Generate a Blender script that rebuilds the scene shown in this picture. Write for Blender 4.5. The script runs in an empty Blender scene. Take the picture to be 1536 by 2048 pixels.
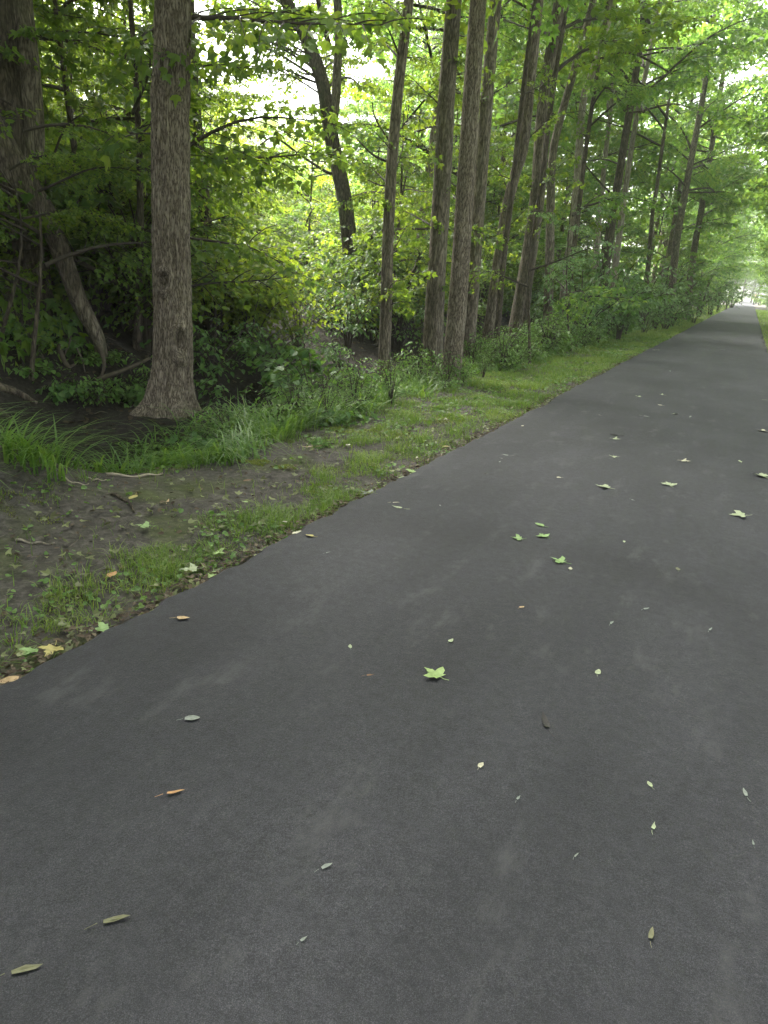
import bpy, math, random
import numpy as np
from mathutils import Vector, Matrix
C = bpy.context.scene.collection
S = bpy.context.scene
RNG = np.random.default_rng(11)
random.seed(11)

# ------------------------------------------------------------------ camera
CAM_H = 1.4
PITCH, YAW, ROLL = math.radians(18.513), math.radians(25.068), 0.065
FPX, WPX, HPX = 1430.0, 1536, 2048
cam_d = bpy.data.cameras.new('camera')
cam = bpy.data.objects.new('camera', cam_d); C.objects.link(cam)
cam_d.sensor_fit = 'VERTICAL'; cam_d.sensor_height = 24.0; cam_d.lens = 24.0 * FPX / HPX
cam_d.clip_start = 0.05; cam_d.clip_end = 3000
_fw = Vector((-math.sin(YAW) * math.cos(PITCH), math.cos(YAW) * math.cos(PITCH), -math.sin(PITCH)))
_rt = Vector((math.cos(YAW), math.sin(YAW), 0)); _up = _rt.cross(_fw)
_r2 = _rt * math.cos(ROLL) + _up * math.sin(ROLL)
_u2 = _up * math.cos(ROLL) - _rt * math.sin(ROLL)
# the photograph leans: what stands upright tips towards the right of the frame
cam.matrix_world = Matrix(((_r2.x, _u2.x, -_fw.x, 0), (_r2.y, _u2.y, -_fw.y, 0), (_r2.z, _u2.z, -_fw.z, CAM_H), (0, 0, 0, 1)))
S.camera = cam

# ------------------------------------------------------------------ sky, sun, exposure
SUN_EL, SUN_AZ = math.radians(52), math.radians(-58)      # azimuth from +Y (the path's direction), negative = to its left
w = bpy.data.worlds.new('World'); S.world = w; w.use_nodes = True
nt = w.node_tree; nt.nodes.clear()
sky = nt.nodes.new('ShaderNodeTexSky'); sky.sky_type = 'NISHITA'; sky.sun_disc = False
sky.sun_elevation = SUN_EL; sky.sun_rotation = SUN_AZ; sky.dust_density = 6.0; sky.air_density = 1.0; sky.ozone_density = 1.0
hs = nt.nodes.new('ShaderNodeHueSaturation'); hs.inputs['Saturation'].default_value = 0.3
bg = nt.nodes.new('ShaderNodeBackground'); bg.inputs['Strength'].default_value = 0.13
ow = nt.nodes.new('ShaderNodeOutputWorld')
nt.links.new(sky.outputs[0], hs.inputs['Color']); nt.links.new(hs.outputs[0], bg.inputs[0]); nt.links.new(bg.outputs[0], ow.inputs[0])
sun_d = bpy.data.lights.new('sun', 'SUN'); sun_d.energy = 3.3; sun_d.angle = math.radians(32); sun_d.color = (1, .95, .86)
sun = bpy.data.objects.new('sun', sun_d); C.objects.link(sun)
_sd = Vector((math.sin(SUN_AZ) * math.cos(SUN_EL), math.cos(SUN_AZ) * math.cos(SUN_EL), math.sin(SUN_EL)))
sun.rotation_euler = _sd.to_track_quat('Z', 'Y').to_euler()
S.view_settings.view_transform = 'Standard'; S.view_settings.look = 'None'
S.view_settings.exposure = 3.0; S.view_settings.gamma = 1; S.view_settings.use_curve_mapping = False
S.render.engine = 'CYCLES'
cy = S.cycles
cy.max_bounces = 8; cy.diffuse_bounces = 6; cy.glossy_bounces = 2; cy.transmission_bounces = 4; cy.transparent_max_bounces = 4
cy.use_denoising = True; cy.sample_clamp_indirect = 6; cy.caustics_reflective = False; cy.caustics_refractive = False

cy.volume_bounces = 1
HAZE = .0010
# ------------------------------------------------------------------ pixel of the photograph -> place
def ray(px, py):
    dx, dy = px - WPX / 2, -(py - HPX / 2)
    c, s = math.cos(ROLL), math.sin(ROLL)
    u, v = dx * c - dy * s, dx * s + dy * c
    f = FPX * math.cos(PITCH) + v * math.sin(PITCH); up = -FPX * math.sin(PITCH) + v * math.cos(PITCH)
    c, s = math.cos(YAW), math.sin(YAW)
    return np.array([u * c - f * s, u * s + f * c, up])
def ground(px, py, z=0.0):
    d = ray(px, py); t = (z - CAM_H) / d[2]
    return np.array([d[0] * t, d[1] * t, z])
def at(px, py, dist):
    d = ray(px, py); t = dist / math.hypot(d[0], d[1])
    return d * t + np.array([0, 0, CAM_H])
def on_plane(px, py, base):
    """where the ray through a pixel meets the upright plane through base that faces the camera"""
    n = np.array([base[0], base[1], 0.0]); n /= np.linalg.norm(n)
    d = ray(px, py); t = (n[0] * base[0] + n[1] * base[1]) / (d[:2] @ n[:2])
    return d * t + np.array([0, 0, CAM_H])
def to_px(P):
    X, Y, Z = P[0], P[1], P[2] - CAM_H
    c, s = math.cos(YAW), math.sin(YAW)
    u = X * c + Y * s; f = -X * s + Y * c
    vf = f * math.cos(PITCH) - Z * math.sin(PITCH); vu = f * math.sin(PITCH) + Z * math.cos(PITCH)
    if vf < .05: return (-9999, -9999)
    a, b = u / vf * FPX, vu / vf * FPX
    cr, sr = math.cos(ROLL), math.sin(ROLL)
    return (WPX / 2 + a * cr + b * sr, HPX / 2 - (-a * sr + b * cr))

# ------------------------------------------------------------------ numpy noise
def _hash(i, j, k):
    n = (i * 374761393 + j * 668265263 + k * 1274126177) & 0xffffffff
    n = ((n ^ (n >> 13)) * 1274126177) & 0xffffffff
    return ((n ^ (n >> 16)) & 0xffff) / 65535.0
def noise(x, y, z=0.0):
    x, y, z = np.broadcast_arrays(np.asarray(x, float), np.asarray(y, float), np.asarray(z, float))
    xi, yi, zi = np.floor(x).astype(np.int64), np.floor(y).astype(np.int64), np.floor(z).astype(np.int64)
    xf, yf, zf = x - xi, y - yi, z - zi
    u, v, t = [q * q * (3 - 2 * q) for q in (xf, yf, zf)]
    r = 0
    for a in (0, 1):
        for b in (0, 1):
            for c in (0, 1):
                r = r + _hash(xi + a, yi + b, zi + c) * (u if a else 1 - u) * (v if b else 1 - v) * (t if c else 1 - t)
    return r * 2 - 1
def fbm(x, y, z=0.0, o=3):
    r, a, s = 0, 1.0, 0
    for k in range(o):
        r = r + a * noise(np.asarray(x) * 2 ** k + 17.3 * k, np.asarray(y) * 2 ** k, np.asarray(z) * 2 ** k); s += a; a *= .5
    return r / s
def sstep(a, b, x):
    t = np.clip((x - a) / (b - a), 0, 1); return t * t * (3 - 2 * t)

# ------------------------------------------------------------------ mesh helpers
def mesh_np(name, V, tris=None, quads=None, mats=(), tri_m=None, quad_m=None, tint=None, smooth=False):
    me = bpy.data.meshes.new(name)
    V = np.asarray(V, np.float32).reshape(-1, 3)
    tris = np.zeros((0, 3), np.int32) if tris is None or len(tris) == 0 else np.asarray(tris, np.int32)
    quads = np.zeros((0, 4), np.int32) if quads is None or len(quads) == 0 else np.asarray(quads, np.int32)
    me.vertices.add(len(V)); me.vertices.foreach_set('co', V.ravel())
    nl = tris.size + quads.size; npoly = len(tris) + len(quads)
    me.loops.add(nl); me.loops.foreach_set('vertex_index', np.concatenate([tris.ravel(), quads.ravel()]).astype(np.int32))
    tot = np.concatenate([np.full(len(tris), 3), np.full(len(quads), 4)]).astype(np.int32)
    me.polygons.add(npoly)
    me.polygons.foreach_set('loop_start', (np.cumsum(tot) - tot).astype(np.int32))
    try: me.polygons.foreach_set('loop_total', tot)
    except Exception: pass
    for m in mats: me.materials.append(m)
    mi = np.concatenate([np.zeros(len(tris)) if tri_m is None else np.broadcast_to(tri_m, len(tris)),
                         np.zeros(len(quads)) if quad_m is None else np.broadcast_to(quad_m, len(quads))]).astype(np.int32)
    me.polygons.foreach_set('material_index', mi)
    me.polygons.foreach_set('use_smooth', np.full(npoly, smooth))
    if tint is not None:
        a = me.attributes.new('tint', 'FLOAT', 'POINT'); a.data.foreach_set('value', np.asarray(tint, np.float32))
    me.update(calc_edges=True); me.validate()
    return me
class MB:
    """collects geometry for ONE mesh"""
    def __init__(s): s.V, s.T, s.Q, s.tm, s.qm, s.ti, s.n = [], [], [], [], [], [], 0
    def add(s, V, tris=None, quads=None, m=0, tint=0.5):
        V = np.asarray(V, float).reshape(-1, 3); s.V.append(V)
        if tris is not None and len(tris): s.T.append(np.asarray(tris) + s.n); s.tm.append(np.full(len(tris), m))
        if quads is not None and len(quads): s.Q.append(np.asarray(quads) + s.n); s.qm.append(np.full(len(quads), m))
        s.ti.append(np.broadcast_to(np.asarray(tint, float), (len(V),))); s.n += len(V)
    def mesh(s, name, mats, smooth=False):
        c = lambda L: np.concatenate(L) if L else None
        return mesh_np(name, c(s.V), c(s.T), c(s.Q), mats, c(s.tm), c(s.qm), c(s.ti), smooth)
    def build(s, name, mats, parent=None, loc=None, smooth=False):
        return link(name, s.mesh(name, mats, smooth), parent, loc)
def link(name, me, parent=None, loc=None):
    o = bpy.data.objects.new(name, me); C.objects.link(o)
    if parent is not None: o.parent = parent
    if loc is not None: o.location = loc
    return o
def tag(o, label=None, cat=None, group=None, kind=None):
    if label: o['label'] = label
    if cat: o['category'] = cat
    if group: o['group'] = group
    if kind: o['kind'] = kind
    return o
def empty(name, loc, label, cat, group=None):
    o = bpy.data.objects.new(name, None); C.objects.link(o); o.location = loc; o.empty_display_size = .1
    return tag(o, label, cat, group)

def tube(P, R, sides=6, cap=True, wob=None):
    P = np.asarray(P, float); R = np.broadcast_to(np.asarray(R, float), (len(P),)); n = len(P)
    T = np.gradient(P, axis=0); T /= np.linalg.norm(T, axis=1)[:, None] + 1e-9
    ref = np.array([0.31, 0.95, 0.05]) if abs(T[0][1]) < .9 else np.array([1., 0, 0])
    A = np.cross(T, ref); A /= np.linalg.norm(A, axis=1)[:, None] + 1e-9
    B = np.cross(T, A)
    th = np.linspace(0, 2 * np.pi, sides, endpoint=False)
    r = np.broadcast_to(R[:, None], (n, sides))
    if wob is not None: r = r * wob(th[None, :], np.arange(n)[:, None])
    V = P[:, None, :] + r[..., None] * (np.cos(th)[None, :, None] * A[:, None, :] + np.sin(th)[None, :, None] * B[:, None, :])
    i = np.arange(n - 1)[:, None] * sides; j = np.arange(sides)[None, :]; j2 = (j + 1) % sides
    Q = np.stack([i + j, i + j2, i + sides + j2, i + sides + j], -1).reshape(-1, 4)
    V = V.reshape(-1, 3); T3 = np.zeros((0, 3), int)
    if cap:
        V = np.vstack([V, P[-1] + T[-1] * R[-1] * .3, P[0]]); a = len(V) - 2
        b = (n - 1) * sides; jj = np.arange(sides)
        T3 = np.vstack([np.stack([b + jj, b + (jj + 1) % sides, np.full(sides, a)], -1), np.stack([(jj + 1) % sides, jj, np.full(sides, a + 1)], -1)])
    return V, T3, Q
def smooth_poly(P, n):
    """Catmull-Rom through the points, n samples"""
    P = np.asarray(P, float)
    if len(P) == 2: return P[0] + (P[1] - P[0]) * np.linspace(0, 1, n)[:, None]
    E = np.vstack([2 * P[0] - P[1], P, 2 * P[-1] - P[-2]])
    t = np.linspace(0, len(P) - 1 - 1e-6, n); i = t.astype(int); f = (t - i)[:, None]
    p0, p1, p2, p3 = E[i], E[i + 1], E[i + 2], E[i + 3]
    return .5 * (2 * p1 + (p2 - p0) * f + (2 * p0 - 5 * p1 + 4 * p2 - p3) * f ** 2 + (3 * p1 - p0 - 3 * p2 + p3) * f ** 3)

# leaf templates: (u across, v along, w off the blade), triangles
def _leaf(outline, fold):
    V = [(0, 0, 0)] + [(x, y, abs(x) * fold - .12 * y * y) for x, y in outline]
    n = len(outline)
    return np.array(V, float), np.array([(0, i + 1, i) for i in range(1, n)])
LEAF = {
    'maple': _leaf([(-.34, .12), (-.52, .5), (-.2, .48), (0, 1), (.2, .48), (.52, .5), (.34, .12)], .25),
    'oval': _leaf([(-.24, .22), (-.27, .5), (0, 1), (.27, .5), (.24, .22)], .3),
    'round': _leaf([(-.3, .02), (-.46, .32), (-.36, .72), (0, 1), (.36, .72), (.46, .32), (.3, .02)], .22),
    'lance': _leaf([(-.13, .3), (0, 1), (.13, .3)], .4),
    'big': _leaf([(-.42, .42), (0, 1), (.42, .42)], .25),
}
def leaves(mb, P, D, N, size, kind, tint, m=0):
    P, D, N = (np.asarray(q, float).reshape(-1, 3) for q in (P, D, N)); k = len(P)
    size = np.broadcast_to(size, (k,)); tint = np.broadcast_to(tint, (k,))
    D = D / (np.linalg.norm(D, axis=1)[:, None] + 1e-9)
    U = np.cross(D, N); U /= np.linalg.norm(U, axis=1)[:, None] + 1e-9
    N = np.cross(U, D)
    tv, tt = LEAF[kind]
    V = P[:, None] + size[:, None, None] * (tv[None, :, 0:1] * U[:, None] + tv[None, :, 1:2] * D[:, None] + tv[None, :, 2:3] * N[:, None])
    F = (tt[None] + (np.arange(k) * len(tv))[:, None, None]).reshape(-1, 3)
    mb.add(V, tris=F, m=m, tint=np.repeat(tint, len(tv)))

# ------------------------------------------------------------------ materials
def mat(name):
    m = bpy.data.materials.new(name); m.use_nodes = True; n = m.node_tree; n.nodes.clear()
    o = n.nodes.new('ShaderNodeOutputMaterial')
    return m, n, o
def nd(n, t, **k):
    x = n.nodes.new(t)
    for a, b in k.items():
        if a in x.inputs: x.inputs[a].default_value = b
        else: setattr(x, a, b)
    return x
def ramp(n, src, stops):
    r = n.nodes.new('ShaderNodeValToRGB'); e = r.color_ramp.elements
    while len(e) < len(stops): e.new(.5)
    for q, (p, c) in zip(e, stops): q.position = p; q.color = (*c, 1) if len(c) == 3 else c
    n.links.new(src, r.inputs[0]); return r.outputs[0]
def mixc(n, f, a, b, mode='MIX'):
    x = n.nodes.new('ShaderNodeMix'); x.data_type = 'RGBA'; x.blend_type = mode
    for s, v in ((0, f), (6, a), (7, b)):
        if hasattr(v, 'links') or hasattr(v, 'is_linked'): n.links.new(v, x.inputs[s])
        else: x.inputs[s].default_value = v if not isinstance(v, tuple) else (*v, 1)
    return x.outputs[2]
def coords(n, scale=(1, 1, 1), kind='Object'):
    t = n.nodes.new('ShaderNodeTexCoord'); m = n.nodes.new('ShaderNodeMapping'); m.inputs['Scale'].default_value = scale
    n.links.new(t.outputs[kind], m.inputs[0]); return m.outputs[0]
def tex(n, co, scale, detail=4, rough=.55, kind='ShaderNodeTexNoise'):
    x = n.nodes.new(kind); x.inputs['Scale'].default_value = scale
    if 'Detail' in x.inputs: x.inputs['Detail'].default_value = detail
    if 'Roughness' in x.inputs: x.inputs['Roughness'].default_value = rough
    n.links.new(co, x.inputs['Vector']); return x.outputs[0]
def math_n(n, op, a, b=0.5):
    x = n.nodes.new('ShaderNodeMath'); x.operation = op
    for i, v in enumerate((a, b)):
        if hasattr(v, 'is_linked'): n.links.new(v, x.inputs[i])
        else: x.inputs[i].default_value = v
    return x.outputs[0]
def finish(n, o, col, rough=.85, spec=.3, bump=None, bs=.3, bd=.01):
    p = n.nodes.new('ShaderNodeBsdfPrincipled')
    if hasattr(col, 'is_linked'): n.links.new(col, p.inputs['Base Color'])
    else: p.inputs['Base Color'].default_value = (*col, 1)
    p.inputs['Roughness'].default_value = rough; p.inputs['Specular IOR Level'].default_value = spec
    if bump is not None:
        b = n.nodes.new('ShaderNodeBump'); b.inputs['Strength'].default_value = bs; b.inputs['Distance'].default_value = bd
        n.links.new(bump, b.inputs['Height']); n.links.new(b.outputs[0], p.inputs['Normal'])
    n.links.new(p.outputs[0], o.inputs[0]); return p

def leaf_mat(name, c0, c1, c2, trans=.45, tcol=(.16, .24, .02), rough=.5, spec=.35, objvar=.35):
    m, n, o = mat(name)
    a = n.nodes.new('ShaderNodeAttribute'); a.attribute_name = 'tint'
    oi = n.nodes.new('ShaderNodeObjectInfo')
    r = math_n(n, 'MULTIPLY_ADD', oi.outputs['Random'], objvar); n.nodes[-1].inputs[2].default_value = -objvar / 2
    f = math_n(n, 'ADD', a.outputs['Fac'], r)
    col = ramp(n, f, [(0, c0), (.5, c1), (1, c2)])
    tc = mixc(n, 1.0, col, (tcol[0] / c1[0], tcol[1] / c1[1], tcol[2] / max(c1[2], .004)), 'MULTIPLY')
    p = nd(n, 'ShaderNodeBsdfPrincipled'); p.inputs['Roughness'].default_value = rough; p.inputs['Specular IOR Level'].default_value = spec
    n.links.new(col, p.inputs['Base Color'])
    t = nd(n, 'ShaderNodeBsdfTranslucent'); n.links.new(tc, t.inputs[0])
    x = nd(n, 'ShaderNodeMixShader'); x.inputs[0].default_value = trans
    n.links.new(p.outputs[0], x.inputs[1]); n.links.new(t.outputs[0], x.inputs[2]); n.links.new(x.outputs[0], o.inputs[0])
    return m
M = {}
M['maple'] = leaf_mat('maple_leaf', (.04, .09, .015), (.065, .13, .02), (.11, .18, .026), trans=.48, tcol=(.23, .35, .028))
M['edge'] = leaf_mat('yellow_green_leaf', (.06, .115, .016), (.095, .165, .02), (.14, .21, .024), trans=.5, tcol=(.3, .4, .028))
M['lime'] = leaf_mat('lime_leaf', (.045, .105, .022), (.07, .15, .03), (.115, .195, .036), trans=.5, tcol=(.2, .36, .05))
M['shrub'] = leaf_mat('shrub_leaf', (.04, .1, .028), (.065, .14, .038), (.1, .185, .05), trans=.35, tcol=(.15, .28, .04), rough=.5, spec=.35)
M['thicket'] = leaf_mat('thicket_leaf', (.035, .08, .018), (.055, .11, .025), (.085, .15, .03), trans=.45, tcol=(.17, .28, .028), rough=.55, spec=.25)
M['bluish'] = leaf_mat('bluish_leaf', (.085, .16, .065), (.12, .21, .09), (.17, .26, .12), trans=.35, tcol=(.2, .34, .08), rough=.58, spec=.3)
M['weed'] = leaf_mat('weed_leaf', (.07, .145, .034), (.105, .2, .045), (.15, .24, .06), trans=.35, tcol=(.15, .28, .035))
M['grass'] = leaf_mat('grass_blade', (.065, .105, .022), (.095, .165, .03), (.16, .21, .05), trans=.38, tcol=(.19, .33, .035), rough=.5)
M['tallgrass'] = leaf_mat('tall_grass_blade', (.05, .11, .026), (.08, .165, .034), (.125, .21, .045), trans=.4, tcol=(.17, .32, .035), rough=.45)
M['moss'] = leaf_mat('moss', (.11, .135, .02), (.16, .185, .022), (.22, .24, .035), trans=.15)
M['scrap'] = leaf_mat('wilted_leaf', (.07, .075, .03), (.13, .15, .06), (.22, .24, .11), trans=.2, tcol=(.2, .25, .06))
M['litter'] = leaf_mat('dead_leaf', (.035, .025, .017), (.075, .055, .038), (.16, .13, .09), trans=.12, tcol=(.1, .07, .035), rough=.7, spec=.2)

M['limeleaf'] = M['edge']
def bark_mat(name, dark, mid, pale, zs=.17, sc=40, bs=1.0, bd=.02, moss=0.0):
    m, n, o = mat(name)
    co = coords(n, (1, 1, zs)); co2 = coords(n, (1, 1, .5))
    oi = n.nodes.new('ShaderNodeObjectInfo')
    wv = n.nodes.new('ShaderNodeTexNoise'); wv.inputs['Scale'].default_value = 7; n.links.new(co2, wv.inputs['Vector'])
    add = n.nodes.new('ShaderNodeVectorMath'); add.operation = 'MULTIPLY_ADD'
    n.links.new(wv.outputs[1], add.inputs[0]); add.inputs[1].default_value = (.07, .07, .02); n.links.new(co, add.inputs[2]); cw = add.outputs[0]
    f1 = tex(n, cw, sc, 3, .6); rid = math_n(n, 'ABSOLUTE', math_n(n, 'SUBTRACT', f1, .5)); rid = math_n(n, 'MULTIPLY', rid, 5.0)
    fine = tex(n, coords(n, (1, 1, .22)), sc * 3.2, 5, .7); big = tex(n, co2, 2.2, 4)
    h = mixc(n, .5, rid, fine)
    col = ramp(n, h, [(.25, dark), (.42, mid), (.75, pale)])
    col = mixc(n, .8, col, ramp(n, big, [(.3, (.68, .65, .62)), (.7, (1.18, 1.17, 1.14))]), 'MULTIPLY')
    if moss:
        col = mixc(n, ramp(n, tex(n, co2, 3.1, 4), [(.5, (0, 0, 0)), (.72, (moss,) * 3)]), col, (.07, .085, .035))
    col = mixc(n, .5, col, ramp(n, oi.outputs['Random'], [(0, (.8, .8, .8)), (1, (1.2, 1.2, 1.2))]), 'MULTIPLY')
    finish(n, o, col, .9, .2, h, bs, bd); return m
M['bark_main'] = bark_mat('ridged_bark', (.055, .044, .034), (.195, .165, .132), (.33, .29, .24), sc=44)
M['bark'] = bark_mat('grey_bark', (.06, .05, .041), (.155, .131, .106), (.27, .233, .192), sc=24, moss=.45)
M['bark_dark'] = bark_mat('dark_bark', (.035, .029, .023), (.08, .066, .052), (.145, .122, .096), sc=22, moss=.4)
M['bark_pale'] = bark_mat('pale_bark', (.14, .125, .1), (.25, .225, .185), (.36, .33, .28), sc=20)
def plain(name, c, rough=.8, spec=.25, var=.25, sc=30, bs=.3):
    m, n, o = mat(name); co = coords(n); f = tex(n, co, sc, 4)
    finish(n, o, ramp(n, f, [(.3, tuple(q * (1 - var) for q in c)), (.7, tuple(q * (1 + var) for q in c))]), rough, spec, f, bs, .004); return m
M['twig'] = plain('twig_bark', (.042, .034, .026))
M['stick'] = plain('weathered_stick', (.3, .26, .2))
M['root'] = plain('bare_root', (.085, .07, .052), sc=18)
M['deadwood'] = plain('grey_deadwood', (.1, .088, .07), sc=14, bs=.6)

# asphalt
m, n, o = mat('asphalt'); M['asphalt'] = m
co = coords(n); agg = tex(n, co, 420, 2, .8); agg2 = tex(n, co, 130, 3, .7); mid = tex(n, co, 26, 5, .65); big = tex(n, coords(n, (1, .4, 1)), 1.5, 5, .6)
vor = n.nodes.new('ShaderNodeTexVoronoi'); vor.inputs['Scale'].default_value = 190; n.links.new(co, vor.inputs['Vector'])
col = ramp(n, agg, [(.3, (.0072, .0075, .0092)), (.52, (.0185, .0193, .0235)), (.72, (.05, .0512, .059))])
col = mixc(n, .75, col, ramp(n, agg2, [(.33, (.62, .62, .62)), (.5, (1, 1, 1)), (.7, (1.45, 1.44, 1.42))]), 'MULTIPLY')
col = mixc(n, .9, col, ramp(n, big, [(.3, (.62, .62, .64)), (.5, (1, 1, 1)), (.7, (1.5, 1.47, 1.46))]), 'MULTIPLY')
col = mixc(n, .6, col, ramp(n, mid, [(.34, (.66, .66, .67)), (.66, (1.42, 1.4, 1.4))]), 'MULTIPLY')
# pale scuffs, and damp stains that wander across the path
sc_ = ramp(n, tex(n, coords(n, (2.6, 1.1, 1)), 2.3, 6, .7), [(.56, (0, 0, 0)), (.7, (.75, .75, .75))])
col = mixc(n, sc_, col, (.046, .0465, .05))
st = n.nodes.new('ShaderNodeTexWave'); st.wave_type = 'BANDS'; st.bands_direction = 'Y'; st.inputs['Scale'].default_value = .11; st.inputs['Distortion'].default_value = 9; st.inputs['Detail'].default_value = 3; st.inputs['Detail Scale'].default_value = .8
n.links.new(coords(n), st.inputs['Vector'])
col = mixc(n, .4, col, ramp(n, st.outputs[1], [(0, (.6, .6, .61)), (.09, (1, 1, 1)), (1, (1, 1, 1))]), 'MULTIPLY')
finish(n, o, col, .74, .27, mixc(n, .5, agg2, vor.outputs[0]), .5, .005)

# soil with moss film and litter tones; humus tone and painted shade darken it towards the wood
m, n, o = mat('soil'); M['soil'] = m
co = coords(n); a1 = tex(n, co, 2.1, 5); a2 = tex(n, co, 19, 5, .7); a3 = tex(n, co, 90, 4, .7)
c1 = ramp(n, a2, [(.28, (.03, .027, .024)), (.5, (.065, .06, .054)), (.75, (.13, .12, .11))])
c1 = mixc(n, .6, c1, ramp(n, a3, [(.3, (.65, .65, .65)), (.7, (1.35, 1.33, 1.3))]), 'MULTIPLY')
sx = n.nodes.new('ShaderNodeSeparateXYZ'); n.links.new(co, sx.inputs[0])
verge = ramp(n, math_n(n, 'MULTIPLY_ADD', sx.outputs[0], .1), [(.1, (0, 0, 0)), (.16, (1, 1, 1)), (.34, (1, 1, 1)), (.36, (.6, .6, .6))])
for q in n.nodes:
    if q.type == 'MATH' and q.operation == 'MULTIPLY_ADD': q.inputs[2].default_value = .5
humus_shade = ramp(n, math_n(n, 'MULTIPLY_ADD', sx.outputs[0], .1), [(.02, (.42, .4, .38)), (.08, (1, 1, 1))])  # dark humus that also paints the wood's shade into the soil colour
c1 = mixc(n, 1.0, c1, humus_shade, 'MULTIPLY')
mm = math_n(n, 'MULTIPLY', verge, ramp(n, a1, [(.5, (0, 0, 0)), (.66, (.6, .6, .6))]))
c1 = mixc(n, mm, c1, ramp(n, a2, [(.3, (.04, .055, .016)), (.7, (.085, .11, .025))]))
finish(n, o, c1, .95, .15, mixc(n, .5, a2, a3), .8, .03)
m, n, o = mat('meadow'); M['meadow'] = m
co = coords(n); finish(n, o, ramp(n, tex(n, co, 1.5, 5), [(.3, (.06, .11, .025)), (.7, (.12, .17, .04))]), .9, .1, tex(n, co, 12, 4), .8, .1)

# ------------------------------------------------------------------ the ground
PL, PR = -2.02, 0.66                                       # edges of the path
T1F = ground(345, 818, -.06)
def zf(X, Y):
    X, Y = np.asarray(X, float), np.asarray(Y, float)
    z = -.035 + .03 * fbm(X * 1.3, Y * 1.3) + .012 * fbm(X * 7, Y * 7, 3.3)
    z = np.where((X > PL - .12) & (X < PR + .1), -.03, z)
    near = 1 - sstep(7.0, 11.5, Y)
    near = near * sstep(-6, -2, Y)
    near = near * (.25 + .75 * sstep(2.9, 4.1, Y))
    d = X - (-4.95 + .25 * np.sin(Y * .7))
    z = z - (.2 + .5 * near) * np.exp(-(d / .85) ** 2) * (1 - .5 * sstep(14, 30, Y))
    z = z + (.35 + .25 * near) * sstep(-5.6, -7.6, X) + .25 * fbm(X * .35, Y * .35, 7) * sstep(-5.5, -8, X)
    z = z + .62 * np.exp(-(((X + 4.35) / .72) ** 2 + ((Y - 2.5) / .95) ** 2))        # the grassy hump by the gully
    g_ = np.exp(-(np.hypot(X - T1F[0], Y - T1F[1]) / 1.0) ** 4)          # soil held by the thick front tree's roots
    z = z * (1 - g_) + (-.1 + .03 * fbm(X * 3, Y * 3)) * g_
    z = z - 1.2 * sstep(-22, -34, X)
    z = z + .3 * sstep(2.0, 5, X)
    return z
xs = np.concatenate([[-260, -160, -100, -60], np.arange(-40, -12, 1.0), np.arange(-12, -7, .25), np.arange(-7, PR + .9, .07), np.arange(1.7, 8, .3), [9, 12, 20, 40, 100, 180, 260]])
ys = np.concatenate([[-90, -60, -30], np.arange(-12, 0, .6), np.arange(0, 14, .08), np.arange(14, 30, .3), np.arange(30, 180, 2.0), [200, 240, 300, 420]])
GX, GY = np.meshgrid(xs, ys); GZ = zf(GX, GY)
ny, nx = GX.shape
q = (np.arange(ny - 1)[:, None] * nx + np.arange(nx - 1)[None, :])
Q = np.stack([q, q + 1, q + nx + 1, q + nx], -1).reshape(-1, 4)
cx = GX[:-1, :-1].reshape(-1); cyy = GY[:-1, :-1].reshape(-1)
gm = np.where((cx < -27) | (cx > 18) | (cyy > 190), 1, 0)
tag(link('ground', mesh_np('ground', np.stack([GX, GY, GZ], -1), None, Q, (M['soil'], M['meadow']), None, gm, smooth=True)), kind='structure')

yy = np.concatenate([[-60, -20, -6, -2], np.arange(-1, 14, .035), np.arange(14, 40, .2), np.arange(40, 200, 2.0), [220, 300]])
eL = PL + .014 * noise(yy * 6, 1.1) + .02 * noise(yy * 21, 4.4) + .022 * noise(yy * .8, 9) + .05 * np.maximum(0, noise(yy * 3.1, 31) - .45)
eR = PR + .03 * noise(yy * 4, 21.1) + .02 * noise(yy * 15, 14.4) + .04 * noise(yy * .9, 19)
cols = []
fr = [0, .012, .04, .1, .2, .3, .4, .5, .6, .7, .8, .9, .96, .988, 1]
for k, f_ in enumerate(fr):
    x = eL + (eR - eL) * f_
    z = .012 + .02 * np.sin(np.pi * f_) + .012 * fbm(x * .8, yy * .8, 5) * sstep(0, .15, f_) + .01 * noise(x * .3, yy * .23, 6)
    if k in (0, len(fr) - 1): z = z - .018
    cols.append(np.stack([x, yy, z], -1))
bl = cols[0].copy(); bl[:, 2] = -.06; bl[:, 0] -= .01
br = cols[-1].copy(); br[:, 2] = -.06; br[:, 0] += .01
PV = np.stack([bl] + cols + [br], 1); a, b = PV.shape[:2]
q = np.arange(a - 1)[:, None] * b + np.arange(b - 1)[None, :]
tag(link('path', mesh_np('path', PV, None, np.stack([q, q + 1, q + b + 1, q + b], -1).reshape(-1, 4), (M['asphalt'],), smooth=True)), kind='structure')
def path_z(x, y):
    f_ = np.clip((x - PL) / (PR - PL), 0, 1)
    return float(.012 + .02 * np.sin(np.pi * f_) + .012 * fbm(x * .8, y * .8, 5) + .01 * noise(x * .3, y * .23, 6))

hz = MB(); hb = np.array([(x, y, z) for z in (-3, 26) for y in (-95, 430) for x in (-265, 265)], float)
hz.add(hb, quads=[(0, 2, 3, 1), (4, 5, 7, 6), (0, 1, 5, 4), (2, 6, 7, 3), (0, 4, 6, 2), (1, 3, 7, 5)])
m, n, o = mat('air'); pv = n.nodes.new('ShaderNodeVolumePrincipled'); pv.inputs['Color'].default_value = (.92, .96, .9, 1); pv.inputs['Density'].default_value = HAZE; pv.inputs['Anisotropy'].default_value = .2
n.links.new(pv.outputs[0], o.inputs['Volume'])
tag(hz.build('haze', (m,)), 'thin pale summer haze hanging in the air along the path', 'haze', kind='stuff')
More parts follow.
